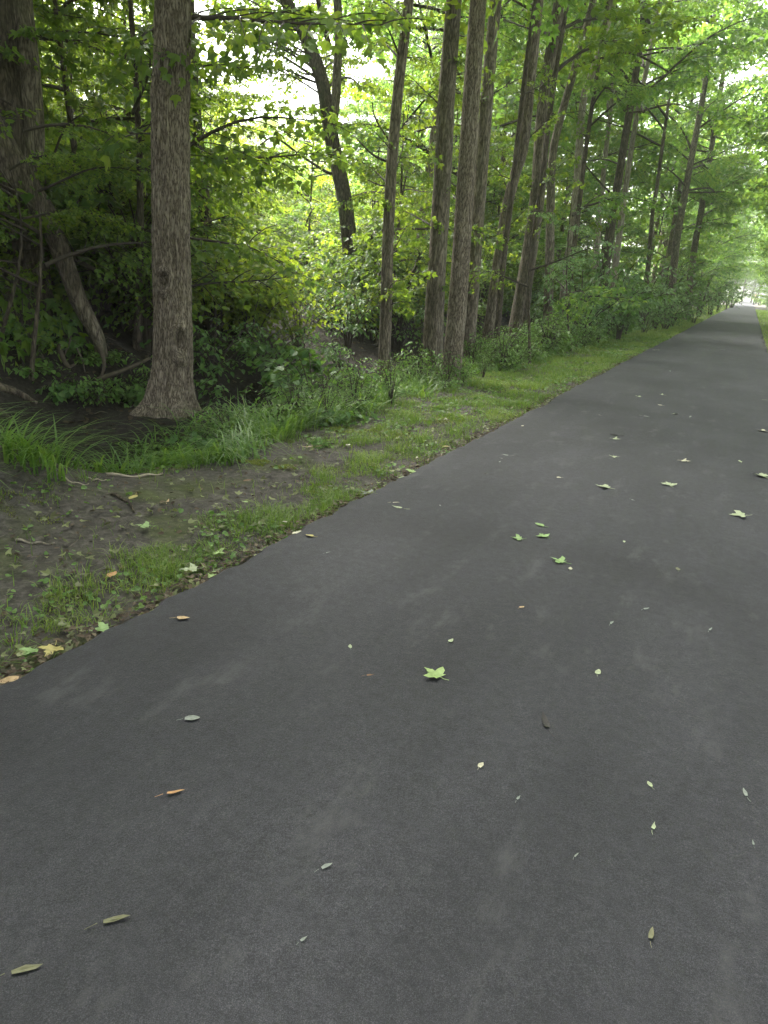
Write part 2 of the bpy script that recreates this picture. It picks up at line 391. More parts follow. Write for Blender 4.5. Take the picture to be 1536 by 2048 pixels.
# ------------------------------------------------------------------ boughs (shared meshes)
def unit(v): return v / (np.linalg.norm(v, axis=-1, keepdims=True) + 1e-9)
def make_bough(seed, L, n_side, leaf, kind, mt, layers=1, rise=.25, droop=.3, spacing=.07, bare=.15):
    r = np.random.default_rng(seed); mb = MB()
    t = np.linspace(0, 1, 9)
    ph = r.uniform(0, 6, 2)
    ax = np.stack([L * t, L * .06 * np.sin(3 * t + ph[0]), L * (rise * t - droop * t * t) + L * .02 * np.sin(7 * t + ph[1])], -1)
    mb.add(*tube(ax, np.interp(t, [0, 1], [.011 * L + .004, .003]), 5), m=1)
    P, D = [], []
    def along(poly, sp, start):
        seg = np.linalg.norm(np.diff(poly, axis=0), axis=1); s = np.concatenate([[0], np.cumsum(seg)])
        k = max(1, int(s[-1] * (1 - start) / sp)); q = np.linspace(s[-1] * start, s[-1], k + 1)
        p = np.stack([np.interp(q, s, poly[:, c]) for c in range(3)], -1)
        d = unit(np.gradient(p, axis=0)) if len(p) > 1 else np.repeat(unit(poly[-1:] - poly[:1]), len(p), 0)
        P.append(p); D.append(d)
    for i in range(n_side):
        tt = bare + (1 - bare) * (i + r.uniform(0, .9)) / n_side
        p0 = np.array([np.interp(tt, t, ax[:, c]) for c in range(3)]); sd = 1 if i % 2 else -1
        an = sd * r.uniform(.6, 1.15); ln = L * r.uniform(.28, .5) * (1.05 - .7 * tt)
        tw = np.linspace(0, 1, 5)
        d = np.array([math.cos(an), math.sin(an), r.uniform(-.05, .25)])
        sub = p0 + ln * (tw[:, None] * d) + np.stack([0 * tw, 0 * tw, -ln * .3 * tw ** 2], -1)
        mb.add(*tube(sub, np.linspace(.0045, .0015, 5) * (1 + .3 * L), 3, False), m=1)
        along(sub, spacing, .25)
        nk = max(2, int(ln / .22))
        for k in range(nk):
            u = .2 + .75 * (k + r.uniform(0, .8)) / nk
            p1 = np.array([np.interp(u, tw, sub[:, c]) for c in range(3)])
            a2 = an + (1 if k % 2 else -1) * r.uniform(.5, 1.0); l2 = ln * r.uniform(.25, .5) * (1.1 - .5 * u)
            tq = np.linspace(0, 1, 3)
            s2 = p1 + l2 * tq[:, None] * np.array([math.cos(a2), math.sin(a2), r.uniform(-.2, .2)]) + np.stack([0 * tq, 0 * tq, -l2 * .25 * tq ** 2], -1)
            along(s2, spacing, .2)
    P, D = np.vstack(P), np.vstack(D); k = len(P)
    yaw = np.where(np.arange(k) % 2 == 0, 1, -1) * r.uniform(.3, 1.2, k)
    c, s = np.cos(yaw), np.sin(yaw)
    Dl = np.stack([D[:, 0] * c - D[:, 1] * s, D[:, 0] * s + D[:, 1] * c, D[:, 2] - r.uniform(.05, .75, k)], -1)
    N = np.stack([r.normal(0, .55, k), r.normal(0, .55, k), np.ones(k)], -1)
    P = P + unit(Dl) * leaf * .25 + r.normal(0, .02, (k, 3))
    leaves(mb, P, Dl, N, leaf * r.uniform(.45, 1.3, k), kind, np.clip(r.normal(.5, .25, k), 0, 1))
    return mb.mesh('bough', (mt, M['twig']))
B = {}
B['maple'] = [make_bough(100 + i, L, ns, .115, 'maple', M['maple'], spacing=.06) for i, (L, ns) in enumerate([(2.6, 18), (2.2, 16), (3.0, 20), (1.8, 14), (2.4, 18), (3.4, 22)])]
B['lime'] = [make_bough(200 + i, L, ns, .125, 'maple', M['lime'], spacing=.07) for i, (L, ns) in enumerate([(2.6, 18), (2.2, 16), (3.2, 20), (2.0, 15), (3.6, 22)])]
B['edge'] = [make_bough(270 + i, L, ns, .13, 'maple', M['edge'], spacing=.075) for i, (L, ns) in enumerate([(2.6, 18), (2.2, 16), (3.2, 20)])]
B['sprig'] = [make_bough(300 + i, L, ns, .075, 'maple', M['maple'], spacing=.05, rise=.5) for i, (L, ns) in enumerate([(.55, 8), (.8, 10), (.42, 7)])]
B['blue'] = [make_bough(400 + i, L, ns, .085, 'oval', M['bluish'], spacing=.05) for i, (L, ns) in enumerate([(1.6, 14), (2.0, 16), (1.3, 12)])]
B['small'] = [make_bough(500 + i, L, ns, .075, 'oval', M['maple'], spacing=.05) for i, (L, ns) in enumerate([(1.6, 16), (2.0, 18), (1.2, 12)])]
B['canopy'] = [make_bough(600 + i, L, ns, .17, 'maple', M['maple'], spacing=.105, rise=.35) for i, (L, ns) in enumerate([(4.0, 20), (3.4, 18), (4.6, 22)])]
B['canopyl'] = [make_bough(650 + i, L, ns, .17, 'maple', M['lime'], spacing=.105, rise=.35) for i, (L, ns) in enumerate([(4.0, 20), (3.4, 18), (4.6, 22)])]

def put_bough(tree, kind, loc, az, pitch=0.0, sc=1.0, rollv=0.0, idx=None):
    L = B[kind]; me = L[random.randrange(len(L)) if idx is None else idx]
    o = bpy.data.objects.new('bough', me); C.objects.link(o); o.parent = tree
    o.location = loc; o.rotation_euler = (rollv, -pitch, az); o.scale = (sc, sc, sc)
    return o

# ------------------------------------------------------------------ trees
def trunk_mesh(P, R, sides, flare, mt, seed, ridge=0.0, name='trunk', knots=(), butts=()):
    """tapered trunk with a buttressed foot; P local centre line from the foot up"""
    r = np.random.default_rng(seed); n = len(P)
    th = np.linspace(0, 2 * np.pi, sides, endpoint=False)[None, :]
    zz = P[:, 2:3]
    ph = r.uniform(0, 6.28, 3)
    butt = .45 + .3 * np.cos(4 * th + ph[0]) + .25 * np.cos(3 * th + ph[1]) + .2 * np.cos(7 * th + ph[2])
    rad = R[:, None] * (1 + .05 * noise(np.cos(th) * 1.6 + seed, np.sin(th) * 1.6, zz * 1.4) + .03 * noise(np.cos(th) * 4 + seed, np.sin(th) * 4, zz * 3))
    rad = rad + flare * np.exp(-np.maximum(zz, 0) / (flare * 1.15 + .06)) * np.maximum(butt, .05)
    for (bt, bw, bl, bh) in butts:
        dth = (th - bt + np.pi) % (2 * np.pi) - np.pi
        rad = rad + bl * np.exp(-(dth / bw) ** 2) * np.exp(-np.maximum(zz, -.22) / bh)
    if ridge:
        a = np.abs(noise(np.cos(th) * 13 + seed, np.sin(th) * 13, zz * 3.5)) + .6 * np.abs(noise(np.cos(th) * 27, np.sin(th) * 27 + seed, zz * 9))
        rad = rad + ridge * (a - .5)
    for (kz, kth, kh, kw, kd) in knots:
        dth = (th - kth + np.pi) % (2 * np.pi) - np.pi
        e = np.sqrt(((zz - kz) / kh) ** 2 + (dth / kw) ** 2)
        rad = rad + kd * np.exp(-((e - 1) / .35) ** 2) - kd * 1.1 * np.exp(-(e / .6) ** 2)
    T = unit(np.gradient(P, axis=0)); A = unit(np.cross(T, np.array([0.02, 1., 0]))); Bv = np.cross(T, A)
    V = P[:, None] + rad[..., None] * (np.cos(th)[..., None] * A[:, None] + np.sin(th)[..., None] * Bv[:, None])
    i = np.arange(n - 1)[:, None] * sides; j = np.arange(sides)[None, :]; j2 = (j + 1) % sides
    Q = np.stack([i + j, i + j2, i + sides + j2, i + sides + j], -1).reshape(-1, 4)
    return mesh_np(name, V, None, Q, (mt,), smooth=True)

def px_trunk(pxs, base, top=13.0):
    """trunk centre line in local coordinates from pixels on the trunk (foot first) and the foot's place"""
    P = np.array([on_plane(x, y, base) for x, y in pxs])
    P = P - base
    P[0] = (P[0][0], P[0][1], min(P[0][2], 0)); 
    d = unit(P[-1] - P[-2]); d = unit(d + np.array([0, 0, .6]))
    while P[-1][2] < top:
        P = np.vstack([P, P[-1] + d * 1.8]); d = unit(d + np.array([0, 0, .3]) + RNG.normal(0, .05, 3))
    return P
FOOT = []
def tree(name, label, pxs, dist, width_px, mt, boughs=(), group=None, top=13.0, flare=None, sides=18, z=None, cat='tree', foot=None, rings=40, ridge=0, knots=(), tip=.35, butts=()):
    b = at(*pxs[0], dist) if foot is None else np.array(foot, float)
    b[2] = (zf(b[0], b[1]) if z is None else z) - .05
    P = px_trunk(pxs, b, top)
    R0 = width_px / 2 / FPX * math.hypot(b[0], b[1])
    C0 = smooth_poly(P, rings); C0[0, 2] = -.1
    if butts: C0 = np.vstack([np.column_stack([np.zeros(12), np.zeros(12), np.linspace(-.42, -.02, 12)]), C0[1:]])
    zr = np.clip(C0[:, 2] / top, 0, 1)
    R = R0 * (1 - (1 - tip) * zr ** .9)
    t = empty(name, b, label, cat, group)
    link('trunk', trunk_mesh(C0, R, sides, R0 * .55 if flare is None else flare, M[mt], int(abs(b[0] * 97 + b[1] * 31)) % 999, ridge, knots=knots, butts=butts), t)
    for (kind, n, z0, z1, az0, az1, p0, p1, s0, s1) in boughs:
        for k in range(n):
            zz = random.uniform(z0, z1); loc = [float(np.interp(zz, C0[:, 2], C0[:, c])) for c in range(3)]
            put_bough(t, kind, loc, math.radians(random.uniform(az0, az1)), math.radians(random.uniform(p0, p1)), random.uniform(s0, s1), random.uniform(-.7, .7))
    FOOT.append((b[0], b[1], R0)); t['_c'] = 0; del t['_c']
    return t, C0, b
# azimuth of a bough: 0 = to the path's right side (+X), 90 = along the path, 180 = into the wood
CAN = lambda n, a=5.5, b=12.5: ('canopy', n, a, b, 0, 360, 5, 35, .8, 1.15)
CANL = lambda n, a=5.5, b=12.5: ('canopyl', n, a, b, 0, 360, 5, 35, .8, 1.15)
SPR = lambda n, a=1.2, b=5: ('sprig', n, a, b, 0, 360, -10, 40, .7, 1.4)

b1 = ground(345, 818, -.06)
t1, c1, _ = tree('tree', 'thick straight grey-brown tree with ridged bark and oval knot scars beside the gully', [(345, 835), (347, 760), (348, 700), (346, 600), (342, 450), (341, 250), (346, 0)], 7, 74, 'bark_main',
     [CAN(10, 6.5, 12)], foot=b1, z=-.06, flare=.1, sides=150, rings=280, ridge=.016, top=12.5,
     butts=((.95, .3, .17, .2), (1.75, .25, .05, .2), (2.6, .24, .06, .16), (3.5, .24, .08, .18), (4.6, .35, .1, .2)),
     knots=((.74, 2.6, .16, .36, .05), (1.3, 1.9, .1, .32, .045), (2.9, 2.7, .06, .25, .02)))
def limb(parent, name, pxs, base, w0, w1, mt, org, sides=8, n=20, seed=1, dz=None):
    """a limb, stem or root through pixels, in the upright plane through base; w0, w1 its widths in pixels; org = parent's place"""
    P = np.array([on_plane(x, y, base) for x, y in pxs])
    if dz is not None: P = P + np.asarray(dz)[:, None] * unit(np.array([base[0], base[1], 0.]))
    P = smooth_poly(P - org, n); k = math.hypot(base[0], base[1]) / FPX / 2
    mb = MB(); mb.add(*tube(P, np.linspace(w0 * k, w1 * k, n), sides, wob=lambda a, b: 1 + .12 * noise(np.cos(a) * 1.5 + seed, np.sin(a) * 1.5, b * .45)))
    return mb.build(name, (M[mt],), parent, smooth=True)

b2 = at(62, 690, 9.6)
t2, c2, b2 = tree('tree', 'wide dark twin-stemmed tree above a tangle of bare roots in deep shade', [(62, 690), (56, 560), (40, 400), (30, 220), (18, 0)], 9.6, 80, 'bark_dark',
     [CAN(10, 7, 12), ('maple', 3, 4.5, 6, 90, 200, 0, 20, .7, 1)], z=.1, sides=32, flare=.25, rings=60, top=12)
fb = b2 * (9.0 / 9.6)
limb(t2, 'stem', [(204, 724), (196, 678), (156, 597), (120, 500), (88, 425), (45, 360), (0, 285), (-60, 190)], fb, 20, 50, 'bark', b2, 14, 40)
limb(t2, 'limb', [(46, 385), (66, 300), (62, 180), (45, 20), (40, -80)], b2 * .985, 34, 30, 'bark', b2, 10, 24)
rb = b2 * (8.6 / 9.6)
for i, (pl, w0, w1) in enumerate([
    ([(60, 655), (72, 690), (85, 720), (105, 735), (130, 737), (150, 728)], 17, 7), ([(118, 688), (125, 715), (142, 742), (152, 765), (150, 795)], 14, 6),
    ([(150, 768), (180, 765), (215, 752), (260, 735), (300, 716)], 16, 9), ([(70, 690), (50, 705), (30, 730), (12, 760)], 9, 5),
    ([(80, 722), (72, 745), (60, 755), (54, 735), (58, 718), (72, 705)], 5, 4), ([(72, 745), (74, 765), (73, 790)], 6, 4),
    ([(142, 672), (136, 695), (127, 715)], 4, 3), ([(196, 690), (206, 715), (208, 735), (200, 760)], 12, 7), ([(95, 670), (70, 685), (40, 700), (10, 706)], 8, 4),
    ([(150, 690), (165, 720), (170, 745)], 5, 3), ([(20, 690), (55, 676), (95, 668)], 6, 5)]):
    limb(t2, 'root', pl, rb, w0 * .8, w1 * .6, 'root', b2, 7, 18, i)

# the row of trunks along the verge, from the left of the photograph to its right
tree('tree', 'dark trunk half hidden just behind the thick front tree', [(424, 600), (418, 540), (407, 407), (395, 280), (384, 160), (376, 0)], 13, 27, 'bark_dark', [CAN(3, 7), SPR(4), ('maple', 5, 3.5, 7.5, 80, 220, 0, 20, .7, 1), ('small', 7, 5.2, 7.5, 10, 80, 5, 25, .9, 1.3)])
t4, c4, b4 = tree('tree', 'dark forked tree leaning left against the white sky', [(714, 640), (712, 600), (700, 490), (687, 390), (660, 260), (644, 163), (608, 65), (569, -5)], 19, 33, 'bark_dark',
     [('sprig', 14, .8, 7.5, 0, 360, -10, 40, .8, 1.6), ('small', 16, 4.0, 11.5, 30, 200, 0, 30, .9, 1.5), ('maple', 7, 4.5, 11, 30, 200, 0, 25, .6, .95), ('small', 16, 4.6, 8.5, 190, 260, -5, 25, 1.1, 1.7), CAN(1, 10.5, 13)], flare=.1)
limb(t4, 'limb', [(663, 285), (668, 235), (673, 180), (677, 65), (672, -40), (660, -140)], b4, 17, 13, 'bark', b4, 9, 24)
limb(t4, 'limb', [(646, 170), (632, 150), (610, 148), (595, 140)], b4, 6, 2, 'bark_dark', b4, 6, 12)
limb(t4, 'limb', [(660, 100), (648, 50), (636, 0), (625, -60)], b4, 10, 7, 'bark_dark', b4, 7, 14)
limb(t4, 'limb', [(690, 430), (672, 350), (655, 345), (600, 310), (550, 275), (520, 290)], b4, 7, 3, 'bark_dark', b4, 6, 20)
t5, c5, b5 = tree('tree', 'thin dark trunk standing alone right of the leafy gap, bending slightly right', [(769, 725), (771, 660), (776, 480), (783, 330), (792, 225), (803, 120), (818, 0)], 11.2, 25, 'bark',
     [SPR(16, 1.2, 5.2), ('small', 6, 2.4, 5, 90, 330, 5, 30, .5, .8), CAN(4, 7, 12)], sides=22, flare=.05, tip=.3)
for pl, a in (([(777, 560), (795, 563), (812, 555), (828, 535), (832, 520)], 4), ([(781, 325), (750, 312), (725, 290), (712, 275)], 5), ([(779, 372), (760, 370), (735, 360)], 4), ([(786, 290), (765, 262), (748, 230), (745, 205)], 4)):
    limb(t5, 'limb', pl, b5, a, 2, 'bark_pale' if pl[0][1] == 560 else 'bark_dark', b5, 5, 14)
t6, c6, b6 = tree('tree', 'stout straight trunk with small leafy sprigs, just left of the front pair', [(866, 718), (868, 640), (876, 500), (885, 350), (893, 200), (900, 100), (908, 0)], 12.8, 39, 'bark',
     [SPR(14, 1.6, 5.5), CAN(8, 6, 12), ('small', 3, 3, 5.5, 100, 300, 0, 20, .5, .8)], sides=30, flare=.13, rings=70, ridge=.006)
limb(t6, 'limb', [(877, 312), (862, 310), (850, 295), (838, 290)], b6, 7, 3, 'bark_dark', b6, 6, 12)
tree('tree', 'clean straight grey trunk rooted at the grass edge, nearest of the row', [(903, 745), (908, 690), (918, 570), (929, 400), (939, 250), (948, 120), (957, 0)], 10.7, 38, 'bark_main', [CAN(9, 5.2, 12), ('lime', 3, 4.8, 6, -70, 60, 10, 30, .7, .9)], sides=40, flare=.05, rings=90, ridge=.007)
tree('tree', 'smooth shaded trunk standing directly behind the nearest trunk of the row', [(934, 700), (941, 620), (952, 470), (962, 350), (972, 220), (982, 100), (992, 0)], 14.2, 30, 'bark', [SPR(8, 2, 6), CAN(7, 7, 12), CANL(3, 7, 9)], sides=24, flare=.1)
tree('tree', 'slim trunk leaning right, with leaves covering its middle', [(972, 690), (980, 650), (1008, 450), (1030, 350), (1047, 293), (1062, 150), (1078, 0)], 15.5, 24, 'bark', [SPR(14, 2, 6), CANL(6, 8, 12), ('lime', 4, 6, 10, 60, 210, 0, 25, .6, .9)])
tree('tree', 'broad brown trunk leaning right, divided by foliage halfway up', [(1022, 690), (1034, 655), (1055, 530), (1075, 390), (1090, 190), (1120, 0)], 18, 33, 'bark', [SPR(14, 2, 7), CANL(8, 7.5, 13), ('lime', 5, 6, 10, 60, 210, 0, 25, .6, .9)], sides=22, flare=.12)
tree('tree', 'dark sapling squeezed between the leaning trunks', [(990, 690), (995, 660), (1003, 560), (1011, 490), (1030, 330)], 14.8, 13, 'bark_dark', [SPR(8, 1.5, 5), CAN(3)], sides=10, flare=.05)
tree('tree', 'short dark sapling right beside the broad leaning trunk', [(1046, 685), (1049, 650), (1056, 600), (1068, 480), (1085, 350)], 17.5, 12, 'bark_dark', [SPR(6, 1.5, 5), CAN(3)], sides=10, flare=.05)
t11, c11, b11 = tree('tree', 'slender grey trunk curving right, carrying a long thin arching twig', [(1094, 665), (1097, 600), (1100, 480), (1104, 325), (1119, 244), (1142, 163), (1187, 0)], 20, 19, 'bark', [SPR(12, 2.5, 8), CANL(8, 7.5, 13), ('lime', 7, 6, 11, 50, 220, 0, 25, .6, .9)])
limb(t11, 'limb', [(1138, 165), (1160, 132), (1200, 118), (1240, 105), (1275, 110), (1310, 128), (1345, 148)], b11, 6, 2.5, 'bark_dark', b11, 6, 26)
tree('tree', 'pale grey trunk leaning right above the bluish shrubs', [(1122, 658), (1133, 556), (1152, 400), (1165, 212), (1190, 130), (1225, 10)], 22, 19, 'bark_pale', [SPR(10, 2.5, 8), CANL(8, 7.5, 13), ('lime', 7, 6, 11, 50, 220, 0, 25, .7, 1)])
tree('tree', 'very thin dark trunk among the bright leaves', [(1128, 640), (1151, 472), (1165, 350), (1178, 254), (1205, 80)], 21, 11, 'bark_dark', [SPR(6, 2.5, 7), ('lime', 5, 2.5, 7, -90, 90, 0, 25, .6, .9)], sides=10)
t14, c14, b14 = tree('tree', 'dark leaning trunk beside a bright gap of sky', [(1203, 610), (1222, 452), (1234, 378), (1253, 260), (1270, 156), (1294, 0)], 25, 19, 'bark_dark', [CANL(9, 6, 12), ('lime', 12, 4, 11, 0, 270, 0, 25, .7, 1)])
limb(t14, 'limb', [(1262, 225), (1285, 222), (1320, 212), (1350, 208), (1380, 215)], b14, 4, 2, 'bark_dark', b14, 5, 16)
tree('tree', 'pale slim trunk right behind the dark leaning trunk', [(1225, 600), (1248, 400), (1271, 247), (1292, 143), (1315, 20)], 27, 13, 'bark_pale', [CANL(8, 6, 12), ('lime', 4, 3, 8, -90, 90, 0, 25, .7, 1)], sides=10)
tree('tree', 'pale slim trunk left of the sky gap, far into the wood', [(1190, 600), (1204, 378), (1222, 216), (1240, 60)], 27, 12, 'bark_pale', [CANL(6, 6, 12)], sides=10)
tree('tree', 'tall dark trunk over the bend of the verge, left one of the far pair', [(1334, 640), (1342, 588), (1352, 491), (1365, 413), (1396, 247), (1412, 156), (1435, 0)], 36, 15, 'bark', [CANL(12, 5.5, 14), ('lime', 18, 4.5, 13, -60, 270, 0, 25, .9, 1.3)], top=15)
tree('tree', 'tall dark trunk over the bend of the verge, right one of the far pair', [(1374, 630), (1386, 515), (1404, 413), (1424, 290), (1443, 170), (1470, 20)], 42, 13, 'bark', [CANL(12, 5.5, 15), ('lime', 18, 4.5, 13, -60, 270, 0, 25, .9, 1.3)], top=16)
tree('tree', 'far thin dark trunk hardly showing through bright leaves', [(1296, 600), (1305, 430), (1313, 378), (1335, 220)], 33, 9, 'bark_dark', [CANL(7, 5, 12)], sides=8)

# ------------------------------------------------------------------ understory trees in the wood behind
def sapling(X, Y, H, kinds, nb, group, label, R0=.05, mt='bark_dark', azs=(0, 360), sc=(.8, 1.15), low=.15):
    z = float(zf(X, Y)) - .05
    t = empty('understory_tree', (X, Y, z), label, 'tree', group)
    k = np.linspace(0, 1, 9); lean = RNG.normal(0, .06, 2)
    P = np.stack([H * lean[0] * k + .12 * np.sin(3 * k + X), H * lean[1] * k + .12 * np.sin(4 * k + Y), H * k], -1)
    link('trunk', trunk_mesh(P, R0 * (1 - .8 * k), 8, R0 * .5, M[mt], int(abs(X * 31 + Y * 17))), t)
    for i in range(nb):
        u = low + (1 - low) * (i + random.random()) / nb
        loc = [float(np.interp(u, k, P[:, c])) for c in range(3)]
        put_bough(t, random.choice(kinds), loc, math.radians(random.uniform(*azs)), math.radians(random.uniform(-8, 22) + 30 * max(0, u - .75)), random.uniform(*sc) * (1.1 - .45 * u), random.uniform(-.65, .65))
    return t
GU = 'understory trees filling the wood behind the trunks'
LU = 'leafy understory tree crowded among others behind the row of trunks'
pts = []
tries = 0
while tries < 6000:
    tries += 1
    X = RNG.uniform(-19, -6.3); Y = RNG.uniform(3.5, 46)
    if any((X - a) ** 2 + (Y - b) ** 2 < (1.25 + .025 * Y) ** 2 for a, b in pts): continue
    x0, y0 = to_px((X, Y, 1.4)); d = math.hypot(X, Y)
    if x0 < -500 or x0 > 1520 or d < 9.5 or (-100 < x0 < 150 and d < 11.2): continue
    lim = .1 + .9 * min(1, max(0, 1))
    if 330 < x0 < 770 and d < 14 and RNG.random() < .6: continue
    if 400 < x0 < 730 and d < 24 and (RNG.random() < .85 or 430 < x0 < 690): continue
    if 560 < x0 < 740 and d < 19.5: continue
    if X > -8 and 9 < Y < 32 and x0 > 780: continue     # the wood thins out here
    pts.append((X, Y))
    if x0 < 310: H = RNG.uniform(5.5, 10)
    elif x0 < 780: H = min(RNG.uniform(3.2, 6), 1.4 + .19 * d)
    else: H = min(15, max(6, d * RNG.uniform(.3, .46)))
    kinds = ['edge', 'lime', 'maple'] if 390 < x0 < 740 else ['maple', 'maple', 'small'] if x0 < 780 else ['lime', 'lime', 'maple', 'small']
    sapling(X, Y, H, kinds, int(8 + H * 2.0), GU, LU, low=.06)
for X, Y in ((-8.5, -1), (-9.5, 3), (-7.6, 17.5), (-10.5, 13.5), (-8.3, 23), (-12, 20), (-9, 29), (-12.5, 28), (-8.2, 35), (-11.5, 36), (-10.8, 7.4), (-14.5, 8.8), (-13, 5), (-15.5, 4), (-17.5, 8), (-17, 11), (-12, 8.6), (-18, 2), (-12.5, 1.5)):  # tall crowns added for shade; those far left stand out of view
    x0 = to_px((X, Y, 2))[0]
    if 400 < x0 < 720: continue
    b_ = sapling(X, Y, RNG.uniform(12, 14.5), ['canopy', 'canopy', 'canopyl', 'maple'] if x0 < 800 else ['canopyl', 'lime'], 22, 'tall trees standing deeper in the wood', 'tall tree deeper in the wood, added for cover and shade, its trunk mostly hidden by leaves', .14, 'bark', sc=(1.0, 1.35), low=.48 if x0 < 420 else .3)
# low leafy branches in front
sapling(at(70, 640, 8.2)[0], at(70, 640, 8.2)[1], 2.6, ['maple'], 9, None, 'small shaded maple sapling reaching over the tangle of roots', .025, sc=(.45, .65), low=.35)
sapling(at(1065, 640, 13.5)[0], at(1065, 640, 13.5)[1], 3.0, ['blue', 'blue', 'small'], 12, None, 'small tree with bluish leaf sprays before the leaning trunks', .03, sc=(.7, 1), low=.45)
sapling(at(1150, 640, 17)[0], at(1150, 640, 17)[1], 3.4, ['blue', 'lime'], 13, None, 'small tree with bluish leaf sprays beside the very thin dark trunk', .03, sc=(.7, 1), low=.3)

for px, d, H, lb_ in ((5, 8.3, 1.9, 'shaded maple sapling at the far left edge of the photo'),):
    sapling(at(px, 640, d)[0], at(px, 640, d)[1], H, ['maple'], 9, None, lb_, .025, sc=(.4, .6), low=.4)
# the wood's sunlit far edge and the hedge beyond the meadow
GE = 'trees on the far bright edge of the wood'
for k in range(95):
    Y = 0 + k * .85 + RNG.uniform(-.6, .6); X = -19.5 - RNG.uniform(0, 2.6)
    x0, y0 = to_px((X, Y, 1.4)); d = math.hypot(X, Y)
    if (410 < x0 < 720 and RNG.random() < .6) or 480 < x0 < 650: continue
    H = (RNG.uniform(6, 9) if x0 < 300 else min(1.2 + .16 * d, RNG.uniform(4.5, 7.5))) if x0 < 790 else RNG.uniform(6, 10)
    sapling(X, Y, H, ['edge'], 20, GE, 'bright yellow-green tree on the sunlit far edge of the wood', .07, sc=(.9, 1.35), low=.03)
for k in range(46):
    Y = 10 + k * 1.35 + RNG.uniform(-.6, .6); X = -37 - RNG.uniform(0, 5)
    x0, y0 = to_px((X, Y, 1.4)); d = math.hypot(X, Y)
    if x0 < 250 or x0 > 900: continue
    sapling(X, Y, 3.5 + .175 * d * RNG.uniform(.75, 1.05), ['edge'], 30, 'hedge trees in full daylight beyond the wood', 'sunlit hedge tree standing in the open beyond the wood', .08, sc=(1.0, 1.5), low=.02)
# shade trees added beside and behind the camera, arching trees on the right, and the tunnel along the far path
GT = 'trees lining both sides of the far path'
def lining(X, Y, H, n, az, label, group, kind=('canopyl', 'lime'), low=.22, R0=.16):
    z = float(zf(X, Y)) - .05
    t = empty('tree', (X, Y, z), label, 'tree', group); k = np.linspace(0, 1, 10)
    P = np.stack([.3 * np.sin(2.2 * k + X) * k, .3 * np.sin(2.6 * k + Y) * k, H * k], -1)
    link('trunk', trunk_mesh(P, R0 * (1 - .7 * k), 10, R0 * .5, M['bark'], int(abs(X * 13 + Y * 7))), t)
    for i in range(n):
        u = low + (1 - low) * (i + random.random()) / n
        put_bough(t, random.choice(kind), [float(np.interp(u, k, P[:, c])) for c in range(3)], math.radians(random.uniform(*az)), math.radians(random.uniform(0, 30)), random.uniform(.85, 1.25) * min(1, .35 + 2.2 * u), random.uniform(-.6, .6))
Y = 27.0
while Y < 122:
    for sd in (-1, 1):
        if sd < 0 and Y < 40: continue
        X = (PL - RNG.uniform(2.2, 4.5)) if sd < 0 else (PR + RNG.uniform(2.0, 4.2))
        lining(X, Y + RNG.uniform(-1.5, 1.5), RNG.uniform(9, 14), 22, (0, 360), 'leafy tree lining the far stretch of path and arching over it', GT, low=.03)
    Y += 3.0
for k in range(34):
    lining(-24 + k * 1.7 + RNG.uniform(-.5, .5), 172 + RNG.uniform(0, 14), RNG.uniform(9, 15), 26, (0, 360), 'bright distant tree closing the view beyond the end of the path', 'trees beyond the end of the path', ('canopyl',), .02)
for X, Y in ((2.6, 24), (2.9, 30), (2.4, 36), (2.7, 43), (2.3, 50)):
    lining(X, Y, RNG.uniform(12, 15), 26, (90, 270), 'tall tree right of the path whose boughs arch over it', 'trees arching over the path from the right', low=.28)
for X, Y in ((5.2, -5), (4.6, 1.5), (5.4, 7.5), (4.9, 15), (4.4, 21), (2.6, -3), (-4.5, -1.5), (2.9, 4), (-4.6, -5), (2.4, 0.2), (2.6, 9), (-1, -4.5), (1, -8), (-6.5, -3.5), (-9.5, 0.5), (-7, -9), (5, -11)):  # added to block the sky above the near path
    lining(X, Y, RNG.uniform(10, 13), 15, (0, 360), 'broad tree added behind or beside the viewer to shade the near path', 'trees beside and behind the viewer', ('canopy',), .3, .2)

# prune: branches that grow across the trunks which stand clear in the wood are cut away
CLEAR = [([(712, 560), (700, 490), (687, 390), (660, 260), (644, 163), (608, 65), (575, 0)], 19.0, 40, .9),
         ([(1034, 655), (1055, 530), (1075, 390), (1090, 190), (1120, 0)], 18.0, 24, .7), ([(980, 650), (1008, 450), (1047, 293), (1062, 150)], 15.5, 22, .7),
         ([(1100, 480), (1104, 325), (1119, 244), (1142, 163), (1187, 0)], 20.0, 18, .6), ([(1133, 556), (1152, 400), (1165, 212), (1190, 130), (1225, 10)], 22.0, 18, .6),
         ([(1222, 452), (1234, 378), (1253, 260), (1270, 156)], 25.0, 18, .6), ([(1352, 491), (1365, 413), (1396, 247), (1412, 156)], 36.0, 16, .6), ([(1386, 515), (1404, 413), (1424, 290), (1443, 170)], 42.0, 14, .6),
         ([(40, 400), (30, 220), (18, 0)], 9.6, 45, .8), ([(156, 597), (120, 500), (88, 425), (45, 360)], 9.0, 30, .8)]
CLEAR = [(smooth_poly(np.array(p, float), 40), d, wd, pr) for p, d, wd, pr in CLEAR]
REACH = {}
